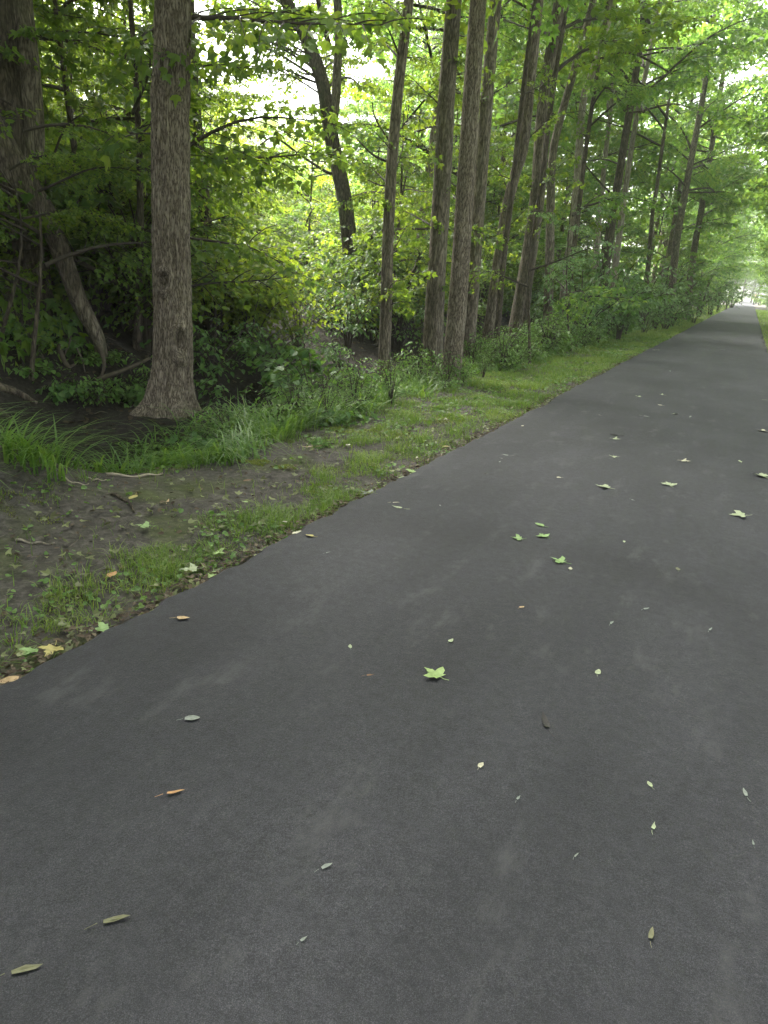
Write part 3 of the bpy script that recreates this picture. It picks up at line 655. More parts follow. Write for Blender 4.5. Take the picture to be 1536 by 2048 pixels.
for o in [q for q in bpy.data.objects if q.name.split('.')[0] == 'bough' and q.parent]:
    me = o.data
    if me.name not in REACH:
        c = np.empty(len(me.vertices) * 3, np.float32); me.vertices.foreach_get('co', c); REACH[me.name] = float(c.reshape(-1, 3)[:, 0].max())
    Mw = Matrix.Translation(o.parent.location) @ Matrix.LocRotScale(o.location, o.rotation_euler, o.scale)
    hit = 0
    for f_ in (.3, .55, .8, 1.0):
        p = Mw @ Vector((REACH[me.name] * f_, 0, 0)); d = math.hypot(p.x, p.y)
        if d > 43: break
        q = to_px(p)
        for poly, dd, wd, pr in CLEAR:
            if d < dd - .2 and np.min(np.hypot(poly[:, 0] - q[0], poly[:, 1] - q[1])) < wd: hit = max(hit, pr)
    if hit and random.random() < hit: bpy.data.objects.remove(o)

# ------------------------------------------------------------------ shrubs and weeds
def shrub_mesh(seed, H, W, n_stem, leaf, kind, mt, spacing=.06, arch=.5, compound=False):
    r = np.random.default_rng(seed); mb = MB(); P, D = [], []
    for i in range(n_stem):
        a = r.uniform(0, 6.28); h = H * r.uniform(.55, 1); wd = W * r.uniform(.3, 1)
        t = np.linspace(0, 1, 8)[:, None]
        dirv = np.array([[math.cos(a), math.sin(a), 0]])
        st = dirv * (.08 * r.uniform(0, 1) * W + wd * t ** 1.6) + np.array([[0, 0, 1]]) * h * (t * 1.25 - arch * t ** 2.2) / (1.25 - arch)
        mb.add(*tube(st, np.linspace(.007, .002, 8) * (.6 + H), 4, False), m=1)
        for s in range(int(5 + 5 * H)):
            u = r.uniform(.25, 1); p = np.array([np.interp(u, t[:, 0], st[:, c]) for c in range(3)])
            a2 = a + r.uniform(-1.6, 1.6); ln = r.uniform(.12, .38) * (.5 + .6 * W)
            q = np.linspace(0, 1, max(3, int(ln / spacing)))[:, None]
            sub = p + ln * q * np.array([[math.cos(a2), math.sin(a2), r.uniform(-.1, .5)]]) - np.array([[0, 0, 1]]) * ln * .3 * q ** 2
            mb.add(*tube(sub[[0, len(sub) // 2, -1]], [.003, .002, .001], 3, False), m=1)
            P.append(sub); D.append(np.repeat(unit(sub[-1:] - sub[:1]), len(sub), 0))
    P, D = np.vstack(P), np.vstack(D); k = len(P)
    yw = np.where(np.arange(k) % 2 == 0, 1, -1) * r.uniform(.4, 1.3, k); c, s = np.cos(yw), np.sin(yw)
    Dl = np.stack([D[:, 0] * c - D[:, 1] * s, D[:, 0] * s + D[:, 1] * c, D[:, 2] - r.uniform(.1, .8, k)], -1)
    N = np.stack([r.normal(0, .4, k), r.normal(0, .4, k), np.ones(k)], -1)
    leaves(mb, P, Dl, N, leaf * r.uniform(.6, 1.2, k), kind, np.clip(r.normal(.5, .22, k), 0, 1))
    return mb.mesh('foliage', (M[mt], M['twig']))
SH = {'oval': [shrub_mesh(1, 1.2, .8, 12, .085, 'oval', 'shrub'), shrub_mesh(2, 1.0, .9, 12, .08, 'oval', 'shrub')],
      'round': [shrub_mesh(3, 1.15, .7, 11, .125, 'round', 'shrub', .1)],
      'blue': [shrub_mesh(4, 1.3, 1.0, 13, .11, 'oval', 'bluish', .07), shrub_mesh(5, 1.1, 1.1, 13, .1, 'oval', 'bluish', .07), shrub_mesh(6, 1.5, 1.0, 14, .12, 'oval', 'shrub', .08)],
      'sunny': [shrub_mesh(21, 1.2, 1.0, 14, .1, 'maple', 'limeleaf'), shrub_mesh(22, 1.0, .9, 13, .085, 'oval', 'limeleaf')],
      'thicket': [shrub_mesh(12, 1.5, 1.0, 16, .085, 'oval', 'thicket'), shrub_mesh(13, 1.2, 1.1, 16, .1, 'big', 'thicket', .07), shrub_mesh(14, 1.8, .9, 16, .09, 'oval', 'thicket')],
      'weed': [shrub_mesh(7, .5, .26, 9, .065, 'oval', 'weed', .045, .3), shrub_mesh(8, .38, .3, 8, .055, 'oval', 'weed', .04, .3), shrub_mesh(9, .6, .25, 8, .075, 'lance', 'weed', .05, .35)],
      'low': [shrub_mesh(10, .22, .2, 7, .055, 'round', 'weed', .05, .3), shrub_mesh(11, .28, .22, 7, .07, 'round', 'shrub', .06, .3)]}
def shrub(kind, px, py, dist, sc, label, cat='shrub', group=None, xyz=None, name='shrub'):
    b = at(px, py, dist) if xyz is None else np.array(xyz, float)
    b[2] = float(zf(b[0], b[1])) - .03
    o = link(name, random.choice(SH[kind]), None, tuple(b)); o.rotation_euler.z = random.uniform(0, 6.28); o.scale = (sc,) * 3
    return tag(o, label, cat, group)
shrub('round', 628, 745, 8.9, .95, 'round-leaved bluish-green shrub on the dark bank left of the thin dark trunk')
shrub('round', 585, 700, 10, .9, 'round-leaved shrub lit pale green, behind the bluish-green shrub')
shrub('oval', 470, 720, 8.6, 1.0, 'small-leaved green shrub hanging over bare soil just right of the thick front tree')
shrub('oval', 425, 660, 9.6, 1.1, 'taller small-leaved shrub close behind the thick front tree')
shrub('oval', 540, 690, 10.5, .9, 'small-leaved shrub between the two round-leaved shrubs and the leafy gap')
shrub('oval', 690, 700, 10.5, .8, 'small-leaved shrub left of the foot of the thin dark trunk')
for px, d, sc, lb_ in ((700, 13.2, 1.2, 'leafy shrub left of the thin dark trunk, at the back of the opening'), (745, 14.5, 1.3, 'leafy shrub seen directly left of the thin dark trunk'), (800, 14.2, 1.2, 'leafy shrub between the thin dark trunk and the stout straight trunk'), (835, 16, 1.4, 'leafy shrub behind the left side of the stout straight trunk'), (660, 14.6, 1.2, 'leafy shrub below the foot of the dark forked tree')):
    shrub('oval', px, 640, d, sc, lb_)
k = 0
for px, d, kd, sc in ((1105, 17, 'oval', .55), (1150, 17.5, 'blue', .5), (1180, 18.5, 'oval', .6), (1210, 20, 'blue', .6), (1250, 22, 'oval', .75), (1300, 26, 'oval', .7), (1340, 30, 'oval', .8), (1140, 21, 'blue', 1), (1165, 19, 'blue', .9), (1185, 23, 'blue', 1.1), (1215, 22, 'blue', 1.2), (1235, 25, 'blue', 1.15), (1262, 25, 'blue', 1.2), (1290, 29, 'blue', 1.3), (1320, 30, 'blue', 1.1), (1350, 33, 'blue', 1.2), (1395, 38, 'blue', 1.3),
                      (1115, 24, 'blue', 1.2), (1070, 20.5, 'oval', 1.1), (1280, 34, 'oval', 1.5), (1330, 38, 'oval', 1.7), (1370, 44, 'oval', 1.7), (1405, 50, 'blue', 1.7), (1425, 56, 'oval', 1.7), (1440, 66, 'oval', 1.8), (1455, 78, 'oval', 1.8), (1465, 92, 'oval', 1.8)):
    shrub(kd, px, 600, d, sc * random.uniform(.95, 1.55), 'dense leafy shrub with pale bluish-green leaves along the right part of the verge' if kd == 'blue' else 'green small-leaved shrub behind the pale shrubs at the far verge', 'shrub', 'shrubs along the far verge' if kd == 'blue' else 'green shrubs at the far verge')
for Y in np.arange(24, 120, 4.5):
    shrub('oval', 0, 0, 0, 1.2, 'green shrub on the right-hand verge of the far path', 'shrub', 'shrubs right of the far path', (PR + RNG.uniform(1.3, 2.2), Y, 0))
# the sunny opening left of the thin dark trunk: knee to chest high growth
for i in range(75):
    px = RNG.uniform(385, 790); d = RNG.uniform(9.8, 24); b = at(px, 640, d)
    if b[0] > -6.2 or (470 < px < 660 and d > 12): continue
    o = shrub(RNG.choice(['oval', 'sunny', 'sunny']), 0, 0, 0, RNG.uniform(.7, 1.15) * (1 + .02 * d), 'low bright green shrub in the sunny opening of the wood', 'shrub', 'low shrubs in the sunny opening', (b[0], b[1], 0))
# weeds at the feet of the trunks
gw = 'leafy weeds along the back of the verge'
for i in range(16):
    px = 20 + i * 19; d = RNG.uniform(7.9, 9.2); b = at(px, 700, d)
    shrub('low' if i % 3 else 'weed', 0, 0, 0, RNG.uniform(.8, 1.3), 'small shaded plant on the dark root bank at left', 'plant', 'small plants on the root bank', (b[0], b[1], 0), 'bank_plant')
for px, d in ((300, 6.75), (330, 6.6), (365, 6.5), (395, 6.5), (425, 6.6), (455, 6.7), (275, 6.6)):
    b = at(px, 860, d); shrub('weed' if px % 2 else 'low', 0, 0, 0, RNG.uniform(.6, .85), 'green weed among the tall grass before the thick front tree', 'weed', 'weeds before the thick front tree', (b[0], b[1], 0), 'weed')
for i in range(260):
    Y = 5.6 + 34 * RNG.random() ** 1.4; X = -3.45 - RNG.random() ** 1.3 * (1.3 + .03 * Y)
    if Y < 8 and X < -4.4: continue
    if (X - b1[0]) ** 2 + (Y - b1[1]) ** 2 < .25: continue
    kd = RNG.choice(['weed', 'weed', 'low'])
    shrub(kd, 0, 0, 0, RNG.uniform(.75, 1.2) * (1.35 if Y > 14 else .85 if Y < 11 else 1), 'leafy green weed in the grass at the back of the verge', 'weed', gw, (X, Y, 0), 'weed')
for px, py, d, kd, sc in ((380, 835, 6.3, 'low', 1.2), (110, 815, 6.2, 'low', 1.4), (590, 800, 6.9, 'weed', .7), (700, 790, 7.2, 'low', 1), (640, 860, 6, 'low', .6)):
    shrub(kd, px, py, d, sc, {380: 'broad-leaved weed against the foot of the thick front tree', 110: 'broad-leaved weed on top of the grassy hump at far left', 590: 'pale upright weed at the edge of the bare bank', 700: 'round-leaved weed in the grass below the thin dark trunk', 640: 'small round-leaved weed low in the verge grass'}[px], 'weed', None, None, 'weed')
# shade-loving growth on the wood's floor
gf = 'bushes of the undergrowth'
i = 0
while i < 290:
    X = RNG.uniform(-17, -6.0); Y = 4.5 + 38 * RNG.random() ** 1.25
    x0, y0 = to_px((X, Y, 0)); 
    if x0 < -150 or x0 > 1500: continue
    if x0 > 330 and X > -6.9 and Y < 10.5: continue
    if 380 < x0 < 720 and math.hypot(X, Y) < 11: continue
    if x0 < 260 and math.hypot(X, Y) < 9.7: continue
    if 400 < x0 < 720 and math.hypot(X, Y) < 24: continue
    i += 1
    shrub('thicket', 0, 0, 0, RNG.uniform(.8, 1.7), 'dark leafy bush in the undergrowth of the wood', 'bush', gf, (X, Y, 0), 'bush')

# ------------------------------------------------------------------ grass, moss, litter
def blades(X, Y, h, wd, lean, tint, mb, seg=3, az=None, r=RNG):
    k = len(X); Z = zf(X, Y) - .005
    a = r.uniform(0, 6.28, k) if az is None else az
    fx, fy = np.cos(a), np.sin(a); sx_, sy_ = -fy, fx
    V = []
    for s in range(seg + 1):
        u = s / seg; ww = wd * (1 - u ** 1.5) * .5
        hz = h * (u - lean * .45 * u ** 2.4); off = h * lean * u ** 1.8
        px_, py_, pz_ = X + fx * off, Y + fy * off, Z + hz
        if s < seg:
            V.append(np.stack([px_ - sx_ * ww, py_ - sy_ * ww, pz_], -1)); V.append(np.stack([px_ + sx_ * ww, py_ + sy_ * ww, pz_], -1))
        else: V.append(np.stack([px_, py_, pz_], -1))
    V = np.stack(V, 1); nv = V.shape[1]
    T, q0 = [], np.arange(k)[:, None] * nv
    Qs = np.concatenate([q0 + np.array([[2 * s, 2 * s + 1, 2 * s + 3, 2 * s + 2]]) for s in range(seg - 1)]) if seg > 1 else None
    T = q0 + np.array([[2 * seg - 2, 2 * seg - 1, 2 * seg]])
    mb.add(V.reshape(-1, 3), tris=T, quads=Qs, tint=np.repeat(tint, nv))
def bare(X, Y):   # how bare the verge is (1 = soil)
    wheel = np.exp(-(((X + 3.05 - .03 * (Y - 3)) / .42) ** 2)) * (1 - sstep(3.4, 6.2, Y))
    return np.clip(1.5 * wheel + .6 * fbm(X * 2.2, Y * 1.6, 2.2), 0, 1)
mb = MB()
n = 230000
u = RNG.random(n); Yg = .3 + 44 * u ** 2.1; Xg = PL + .03 - RNG.random(n) * (1.55 + .012 * Yg) 
clump = fbm(Xg * 4.5, Yg * 4.5, 9) * 1.1 + .55 * fbm(Xg * 1.6, Yg * 1.1, 19) + .22 - bare(Xg, Yg) * 1.15 + .18 * (Xg < -2.05) 
keep = RNG.random(n) < np.clip(clump * 1.4 + .12, .02, 1)
edge = sstep(0, .1, PL - Xg)
keep &= RNG.random(n) < .25 + .75 * edge
Xg, Yg = Xg[keep], Yg[keep]; k = len(Xg)
far = 1 + Yg / 9
blades(Xg, Yg, RNG.uniform(.02, .08, k) * np.clip(1 + 1.3 * fbm(Xg * 3.1, Yg * 3.1), .35, 2.2) * (.85 + .15 * far), .0035 * far * RNG.uniform(.7, 1.3, k), RNG.uniform(.2, 1.2, k), np.clip(RNG.normal(.5, .2, k) + .45 * fbm(Xg * 2, Yg * 2, 4), 0, 1), mb, 2)
Xr = PR + .03 + RNG.random(16000) * 1.3; Yr = 3 + 90 * RNG.random(16000) ** 1.5; k = len(Xr)
blades(Xr, Yr, RNG.uniform(.04, .13, k), .006 * (1 + Yr / 12), RNG.uniform(.2, 1.2, k), np.clip(RNG.normal(.5, .2, k), 0, 1), mb, 2)
Xr = PL - .02 - RNG.random(14000) * 2.6; Yr = 38 + 75 * RNG.random(14000); k = len(Xr)
blades(Xr, Yr, RNG.uniform(.05, .13, k), .02 * (Yr / 40), RNG.uniform(.2, 1.2, k), np.clip(RNG.normal(.6, .2, k), 0, 1), mb, 2)
kx = PL - .08 - RNG.random(140) * 1.5; ky = 1.0 + 22 * RNG.random(140) ** 1.4
for x_, y_ in zip(kx, ky):     # rougher tufts standing out of the short grass
    if bare(x_, y_) > .55: continue
    k = 30; a_ = RNG.uniform(0, 6.28, k); r_ = .07 * np.sqrt(RNG.random(k))
    blades(x_ + r_ * np.cos(a_), y_ + r_ * np.sin(a_), RNG.uniform(.05, .14, k), .004 * (1 + y_ / 9) * np.ones(k), RNG.uniform(.3, 1.3, k), np.clip(RNG.normal(.35, .2, k), 0, 1), mb, 2, a_)
tag(mb.build('verge_grass', (M['grass'],)), 'short patchy grass covering the verge beside the path', 'grass', kind='stuff')
# tall arching clumps: hump, edge of the gully, foot of the trunks
mb = MB()
def clump_at(X, Y, n, rad, h, lean=(.5, 1.3), az=None):
    a = RNG.uniform(0, 6.28, n); rr = rad * np.sqrt(RNG.random(n))
    az_ = a + RNG.normal(0, .5, n) if az is None else RNG.normal(az, .6, n)
    blades(X + rr * np.cos(a), Y + rr * np.sin(a), h * RNG.uniform(.5, 1.15, n), RNG.uniform(.008, .017, n) * (1 + .03 * Y), RNG.uniform(*lean, n), np.clip(RNG.normal(.5, .24, n), 0, 1), mb, 5, az_)
for px in range(215, 520, 9):
    g = ground(px + RNG.uniform(-6, 6), RNG.uniform(880, 925), -.05); clump_at(g[0], g[1], 13, .13, RNG.uniform(.28, .55), (.8, 1.9), az=RNG.choice([-.6, .3, 2.6, -1.2]))
for px in range(225, 520, 10):
    g = ground(px + RNG.uniform(-6, 6), RNG.uniform(842, 875), -.06); clump_at(g[0], g[1], 10, .1, RNG.uniform(.28, .52), (.9, 1.9))
for i in range(85):
    X, Y = -4.3 + RNG.normal(0, .42), 2.5 + RNG.normal(0, .6)
    if X > -3.45: continue
    clump_at(X, Y, 22, .15, RNG.uniform(.26, .46), (.7, 1.5), az=RNG.normal(-.2, .9))
for i in range(440):
    Y = 5.2 + 22 * RNG.random() ** 1.4; X = -3.45 - RNG.random() * (.8 + .03 * Y)
    if fbm(X * .9, Y * .7, 12) < -.12: continue
    clump_at(X, Y, 17, .16, RNG.uniform(.2, .46), (.4, 1.5))
for i in range(120):
    Y = 24 + 40 * RNG.random(); X = -3.5 - RNG.random() * 2.0
    clump_at(X, Y, 26, .35, RNG.uniform(.3, .5), (.3, 1.1))
tag(mb.build('tall_grass', (M['tallgrass'],)), 'tall arching grass clumps at the back of the verge and on the hump', 'grass', kind='stuff')
# moss cushions
mb = MB()
for g, rx, ry, n in ((ground(530, 918), .28, .07, 2600), (ground(700, 850), .2, .15, 1500), (ground(870, 830), .35, .3, 3800), (ground(1000, 760), .4, .7, 4200), (ground(780, 860), .25, .15, 1600), (ground(640, 965), .15, .12, 900), (ground(1100, 735), .4, 1.0, 3000), (ground(60, 1030), .2, .12, 900), (ground(1180, 700), .4, 1.5, 3000)):
    a = RNG.uniform(0, 6.28, n); rr = np.sqrt(RNG.random(n))
    X, Y = g[0] + rx * rr * np.cos(a), g[1] + ry * rr * np.sin(a); kp = fbm(X * 9, Y * 9, 5) > -.15; X, Y = X[kp], Y[kp]
    blades(X, Y, RNG.uniform(.012, .026, len(X)), .007 * (1 + .1 * Y), RNG.uniform(.2, 1.4, len(X)), np.clip(RNG.normal(.5, .25, len(X)), 0, 1), mb, 1)
tag(mb.build('moss', (M['moss'],)), 'yellow-green moss patches among the verge grass', 'moss', kind='stuff')
def litter(name, X, Y, size, mats, tints, label, dz=.012, kind='oval', tilt=.35):
    k = len(X); a = RNG.uniform(0, 6.28, k)
    D = np.stack([np.cos(a), np.sin(a), RNG.normal(0, tilt * .5, k)], -1); N = np.stack([RNG.normal(0, tilt, k), RNG.normal(0, tilt, k), np.ones(k)], -1)
    m_ = MB(); leaves(m_, np.stack([X, Y, zf(X, Y) + dz], -1), D, N, size, kind, tints)
    return tag(m_.build(name, mats), label, 'litter', kind='stuff')
n = 2400
X = PL - .0 - RNG.random(n) ** 1.3 * 1.9; Y = .4 + 18 * RNG.random(n) ** 1.7
litter('leaf_litter', X, Y, RNG.uniform(.015, .045, n), (M['litter'],), np.clip(RNG.normal(.45, .28, n), 0, 1), 'brown dead leaf litter scattered over the verge soil')
n = 9000
X = -4.1 - RNG.random(n) ** 1.6 * 11; Y = 2.5 + 24 * RNG.random(n) ** 1.2
litter('woodland_litter', X, Y, RNG.uniform(.04, .1, n), (M['litter'],), np.clip(RNG.normal(.35, .25, n), 0, 1), 'brown leaf litter on the bank and floor of the wood')
n = 9000
X = PL + .02 - RNG.random(n) * 1.6; Y = .5 + 24 * RNG.random(n) ** 1.6
kp = (fbm(X * 2.3, Y * 2.3, 41) > -.05) & (RNG.random(n) > bare(X, Y) * .85); X, Y = X[kp], Y[kp]; n = len(X)
litter('ground_weeds', X, Y, RNG.uniform(.012, .034, n) * (1 + Y / 20), (M['weed'],), np.clip(RNG.normal(.35, .25, n), 0, 1), 'low broad-leaved weeds and clover mixed into the verge grass', .022, 'round', .5)
n = 1100
X = PL + .03 - RNG.random(n) ** 1.8 * 1.3; Y = .5 + 16 * RNG.random(n) ** 1.6
litter('green_leaf_scraps', X, Y, RNG.uniform(.02, .06, n), (M['scrap'],), np.clip(RNG.normal(.5, .3, n), 0, 1), 'wilted pale green leaf scraps strewn over the verge', .03, 'maple', .5)
n = 3400
Y = .6 + 18 * RNG.random(n) ** 1.6; X = PL + RNG.normal(-.02, .05, n)
litter('edge_debris', X, Y, RNG.uniform(.012, .04, n), (M['litter'],), np.clip(RNG.normal(.5, .3, n), 0, 1), 'dark crumbs and leaf scraps along the ragged asphalt edge', .03)
n = 2600
X = PL - .05 - RNG.random(n) * 1.5; Y = .6 + 12 * RNG.random(n) ** 1.5; mbt = MB()
for i in range(420):
    X = PL - .04 - RNG.random() * 2.2; Y = .6 + 12 * RNG.random() ** 1.4; a = RNG.uniform(0, 6.28); l = RNG.uniform(.03, .16); z = float(zf(X, Y)) + .012
    P = np.array([[X, Y, z], [X + .5 * l * math.cos(a), Y + .5 * l * math.sin(a), z + .008], [X + l * math.cos(a + .2), Y + l * math.sin(a + .2), z]])
    mbt.add(*tube(P, [.0022, .002, .001], 4, False), tint=.5)
for i in range(90):
    X = -5.2 - RNG.random() * 2.4; Y = 5 + 6 * RNG.random(); a = RNG.uniform(0, 6.28); l = RNG.uniform(.06, .28); z = float(zf(X, Y)) + .02
    P = np.array([[X, Y, z], [X + .5 * l * math.cos(a), Y + .5 * l * math.sin(a), float(zf(X + .5 * l * math.cos(a), Y + .5 * l * math.sin(a))) + .05], [X + l * math.cos(a + .2), Y + l * math.sin(a + .2), float(zf(X + l * math.cos(a), Y + l * math.sin(a))) + .02]])
    mbt.add(*tube(P, [.004, .003, .0015], 4, False), tint=.5)
tag(mbt.build('twig_litter', (M['deadwood'],)), 'thin dry twigs scattered over the soil', 'twigs', kind='stuff')

# ------------------------------------------------------------------ sticks and the fallen log
def stick(pxs, w, mt, label, z=.03, name='stick', n=14):
    P = np.array([ground(x, y, z) for x, y in pxs]); P[:, 2] = zf(P[:, 0], P[:, 1]) + w
    c = P.mean(0); m_ = MB(); P = smooth_poly(P - c, n); P[:, 2] += .006 * np.sin(np.arange(n))
    m_.add(*tube(P, w * np.linspace(1, .5, n), 7, wob=lambda a, b: 1 + .18 * noise(np.cos(a) * 2 + c[0], np.sin(a) * 2, b * .6)))
    return tag(m_.build(name, (M[mt],), None, tuple(c), True), label, 'stick')
stick([(212, 938), (262, 936), (300, 930), (325, 928)], .011, 'stick', 'pale straight stick lying at the back of the bare soil')
stick([(30, 1066), (70, 1069), (108, 1070)], .008, 'bark_pale', 'short whitish stick on the dark soil at far left')
stick([(222, 982), (245, 990), (262, 1000), (268, 1012)], .012, 'bark_dark', 'dark bent stick in the middle of the bare soil')
stick([(122, 966), (150, 971), (178, 968)], .006, 'stick', 'thin pale twig below the grassy hump')
stick([(820, 921), (845, 917), (868, 917), (882, 912)], .007, 'stick', 'thin pale twig caught along the edge of the asphalt')
stick([(175, 955), (190, 955), (212, 949)], .006, 'stick', 'thin broken twig just below the pale straight stick')
lb = at(20, 790, 6.6)
lg = empty('log', lb, 'grey fallen log poking out behind the grassy hump at far left', 'log')
limb(lg, 'bole', [(-60, 748), (-10, 771), (30, 783), (60, 799), (74, 806)], lb, 20, 6, 'bark_dark', lb, 12, 18, 3)
limb(lg, 'branch_stub', [(-5, 815), (12, 830), (30, 846)], lb, 9, 6, 'bark_dark', lb, 7, 10, 5)

# ------------------------------------------------------------------ fallen leaves, one by one
FL = {}
def flat(name, c, spec=.3):
    k = (name)
    if k not in FL:
        m, n, o = mat(name); co = coords(n); f = tex(n, co, 60, 4)
        p = finish(n, o, ramp(n, f, [(.3, tuple(q * .75 for q in c)), (.7, tuple(min(1, q * 1.2) for q in c))]), .55, spec, f, .3, .002); FL[k] = m
    return FL[k]
COL = {'green': (.16, .25, .09), 'pale': (.25, .29, .18), 'lime': (.2, .28, .1), 'tan': (.34, .24, .13), 'orange': (.36, .2, .09), 'grey': (.15, .17, .15), 'cream': (.36, .35, .25), 'dark': (.025, .022, .02), 'brown': (.13, .065, .03), 'yellow': (.3, .26, .09), 'olive': (.11, .11, .06)}
MAPLE5 = [(-.1, .04), (-.3, -.02), (-.26, .14), (-.5, .2), (-.62, .45), (-.4, .42), (-.3, .5), (-.16, .46), (-.2, .68), (-.1, .7), (0, 1.0), (.1, .7), (.2, .68), (.16, .46), (.3, .5), (.4, .42), (.62, .45), (.5, .2), (.26, .14), (.3, -.02), (.1, .04)]
OVAL8 = [(-.14, .1), (-.25, .3), (-.26, .55), (-.14, .82), (0, 1), (.14, .82), (.26, .55), (.25, .3), (.14, .1)]
LANCE = [(-.09, .2), (-.12, .5), (-.06, .8), (0, 1), (.06, .8), (.12, .5), (.09, .2)]
def fallen(px, py, wpx, shape, colour, label, group=None, az=None, curl=.18, surf='path', name='fallen_leaf', cat='leaf'):
    g = ground(px, py, .03)
    z = path_z(g[0], g[1]) + .004 if surf == 'path' else float(zf(g[0], g[1])) + .03
    size = wpx / FPX * math.sqrt(g[0] ** 2 + g[1] ** 2 + CAM_H ** 2) / (1.15 if shape == 'maple' else .95)
    out = {'maple': MAPLE5, 'oval': OVAL8, 'lance': LANCE}[shape]
    r = np.random.default_rng(int(px * 7 + py)); out = np.array(out); out = out + r.normal(0, .02, out.shape)
    out[:, 1] -= .45
    def lift(p): return curl * (p[:, 0] ** 2 * 1.3 + .5 * np.maximum(p[:, 1], 0) ** 2) + .03 * np.sin(9 * p[:, 0] + px) + .02 * np.cos(8 * p[:, 1] + py)
    Vv = [np.array([[0, 0, 0]])]
    for q in (.5, 1): P = out * q; Vv.append(np.column_stack([P, lift(P)]))
    V = np.vstack(Vv); n_ = len(out); i = np.arange(n_); j = (i + 1) % n_
    V[:, 2] -= V[:, 2].min()
    m_ = MB(); m_.add(V, tris=np.stack([0 * i, 1 + i, 1 + j], -1), quads=np.stack([1 + i, 1 + n_ + i, 1 + n_ + j, 1 + j], -1))
    m_.add(*tube([[0, -.44, .04], [.04, -.62, .03], [.12, -.82, .05]], [.018, .014, .012], 4, False))
    V_ = m_.V; m_.V = [v * size for v in V_]
    o = m_.build(name, (flat('fallen_leaf_' + colour, COL[colour]),), None, (g[0], g[1], z))
    o.rotation_euler = (random.uniform(-.08, .08), random.uniform(-.08, .08), random.uniform(0, 6.28) if az is None else az)
    return tag(o, label, cat, group)
P_ = fallen
A_ = math.atan2   # azimuths below: measured from the leaf's own +Y
P_(865, 1356, 52, 'maple', 'lime', 'large pale green leaf lying alone near the middle of the dark path', az=1.2)
P_(1090, 1455, 50, 'lance', 'dark', 'dark curled leaf with one pale edge right of the large pale green leaf', az=.5, curl=.9)
P_(364, 1235, 26, 'oval', 'tan', 'tan oval leaf on the asphalt nearest the mossy left edge', az=-1.0)
P_(346, 1592, 36, 'lance', 'orange', 'narrow orange leaf on the near left part of the path', az=-.75)
P_(382, 1441, 30, 'oval', 'grey', 'grey-green leaf between the tan leaf and the narrow orange leaf', az=-.9)
P_(225, 1850, 48, 'lance', 'olive', 'narrow olive leaf near the bottom left corner', az=-.75)
P_(45, 1948, 50, 'lance', 'olive', 'narrow brownish leaf, lowest and furthest left on the path', az=-.75)
P_(1115, 1123, 37, 'maple', 'green', 'green leaf just below the group of three green leaves', az=1.4)
P_(1033, 1077, 28, 'maple', 'green', 'green leaf, left one of a group of three', az=2.0)
P_(1085, 1072, 29, 'maple', 'green', 'green leaf, lower right one of a group of three', az=.8)
P_(1080, 1051, 20, 'oval', 'green', 'small green leaf, topmost of a group of three', az=1.4)
P_(1205, 975, 32, 'maple', 'pale', 'pale leaf left of the dark crack-like stain', az=1.5)
P_(1336, 972, 28, 'maple', 'pale', 'pale leaf right above the dark crack-like stain', az=.4)
P_(1475, 1032, 36, 'maple', 'pale', 'pale leaf near the right edge of the photo below the striped leaf', az=1.9)
P_(1526, 952, 36, 'maple', 'pale', 'large pale leaf cut by the right edge of the photo', az=.2)
P_(1233, 880, 18, 'maple', 'pale', 'pale leaf lying just below a dark scrap')
P_(1230, 871, 19, 'oval', 'dark', 'dark leaf scrap lying just above a pale leaf', az=1.5)
P_(1228, 917, 19, 'maple', 'pale', 'small pale leaf alone below the pair of dark scrap and pale leaf')
P_(1371, 924, 20, 'maple', 'cream', 'small cream leaf in mid path above the pale leaf by the stain')
P_(1480, 925, 13, 'oval', 'pale', 'small upright pale leaf left of the leaf cut by the photo edge', az=.1)
P_(1278, 795, 13, 'maple', 'pale', 'small pale leaf, left one of a far pair')
P_(1322, 791, 12, 'maple', 'pale', 'small pale leaf, right one of a far pair')
P_(1524, 862, 20, 'maple', 'cream', 'cream leaf at the right edge of the photo, upper of two')
P_(1529, 798, 10, 'oval', 'pale', 'tiny pale leaf at the far right edge of the path')
P_(972, 945, 16, 'lance', 'dark', 'tiny dark scrap on the asphalt near the grassy edge', az=1.5)
P_(1012, 909, 18, 'lance', 'grey', 'thin grey scrap right above the tiny dark scrap', az=1.5)
P_(797, 1014, 27, 'lance', 'pale', 'narrow pale leaf flat on asphalt beside the verge', az=1.6)
P_(790, 1003, 17, 'lance', 'cream', 'short cream sliver above the narrow pale leaf', az=-1.1)
P_(620, 1069, 20, 'oval', 'yellow', 'pale yellow leaf right at the edge of the asphalt', az=1.4)
P_(1042, 1221, 15, 'oval', 'tan', 'small tan leaf between the green leaves and the large pale green leaf', az=-.4)
P_(1355, 1140, 15, 'oval', 'olive', 'dull olive leaf in the right half of the path', az=.1)
P_(1195, 1349, 18, 'oval', 'pale', 'small pale leaf above the dark curled leaf', az=0)
P_(1305, 1660, 26, 'lance', 'pale', 'upright pale sliver in the lower right of the path', az=-.1)
P_(1490, 1590, 26, 'lance', 'grey', 'grey sliver near the lower right edge of the photo', az=.2)
P_(1300, 1880, 30, 'lance', 'olive', 'dull leaf nearest the bottom edge on the right', az=0)
P_(650, 1745, 26, 'lance', 'grey', 'grey sliver in the lower middle of the path', az=-.6)
P_(738, 1358, 20, 'lance', 'brown', 'thin brown twig-like leaf left of the large pale green leaf', az=-.7)
GS = 'tiny pale flecks on the asphalt'
LS = 'tiny pale leaf fleck on the dark asphalt'
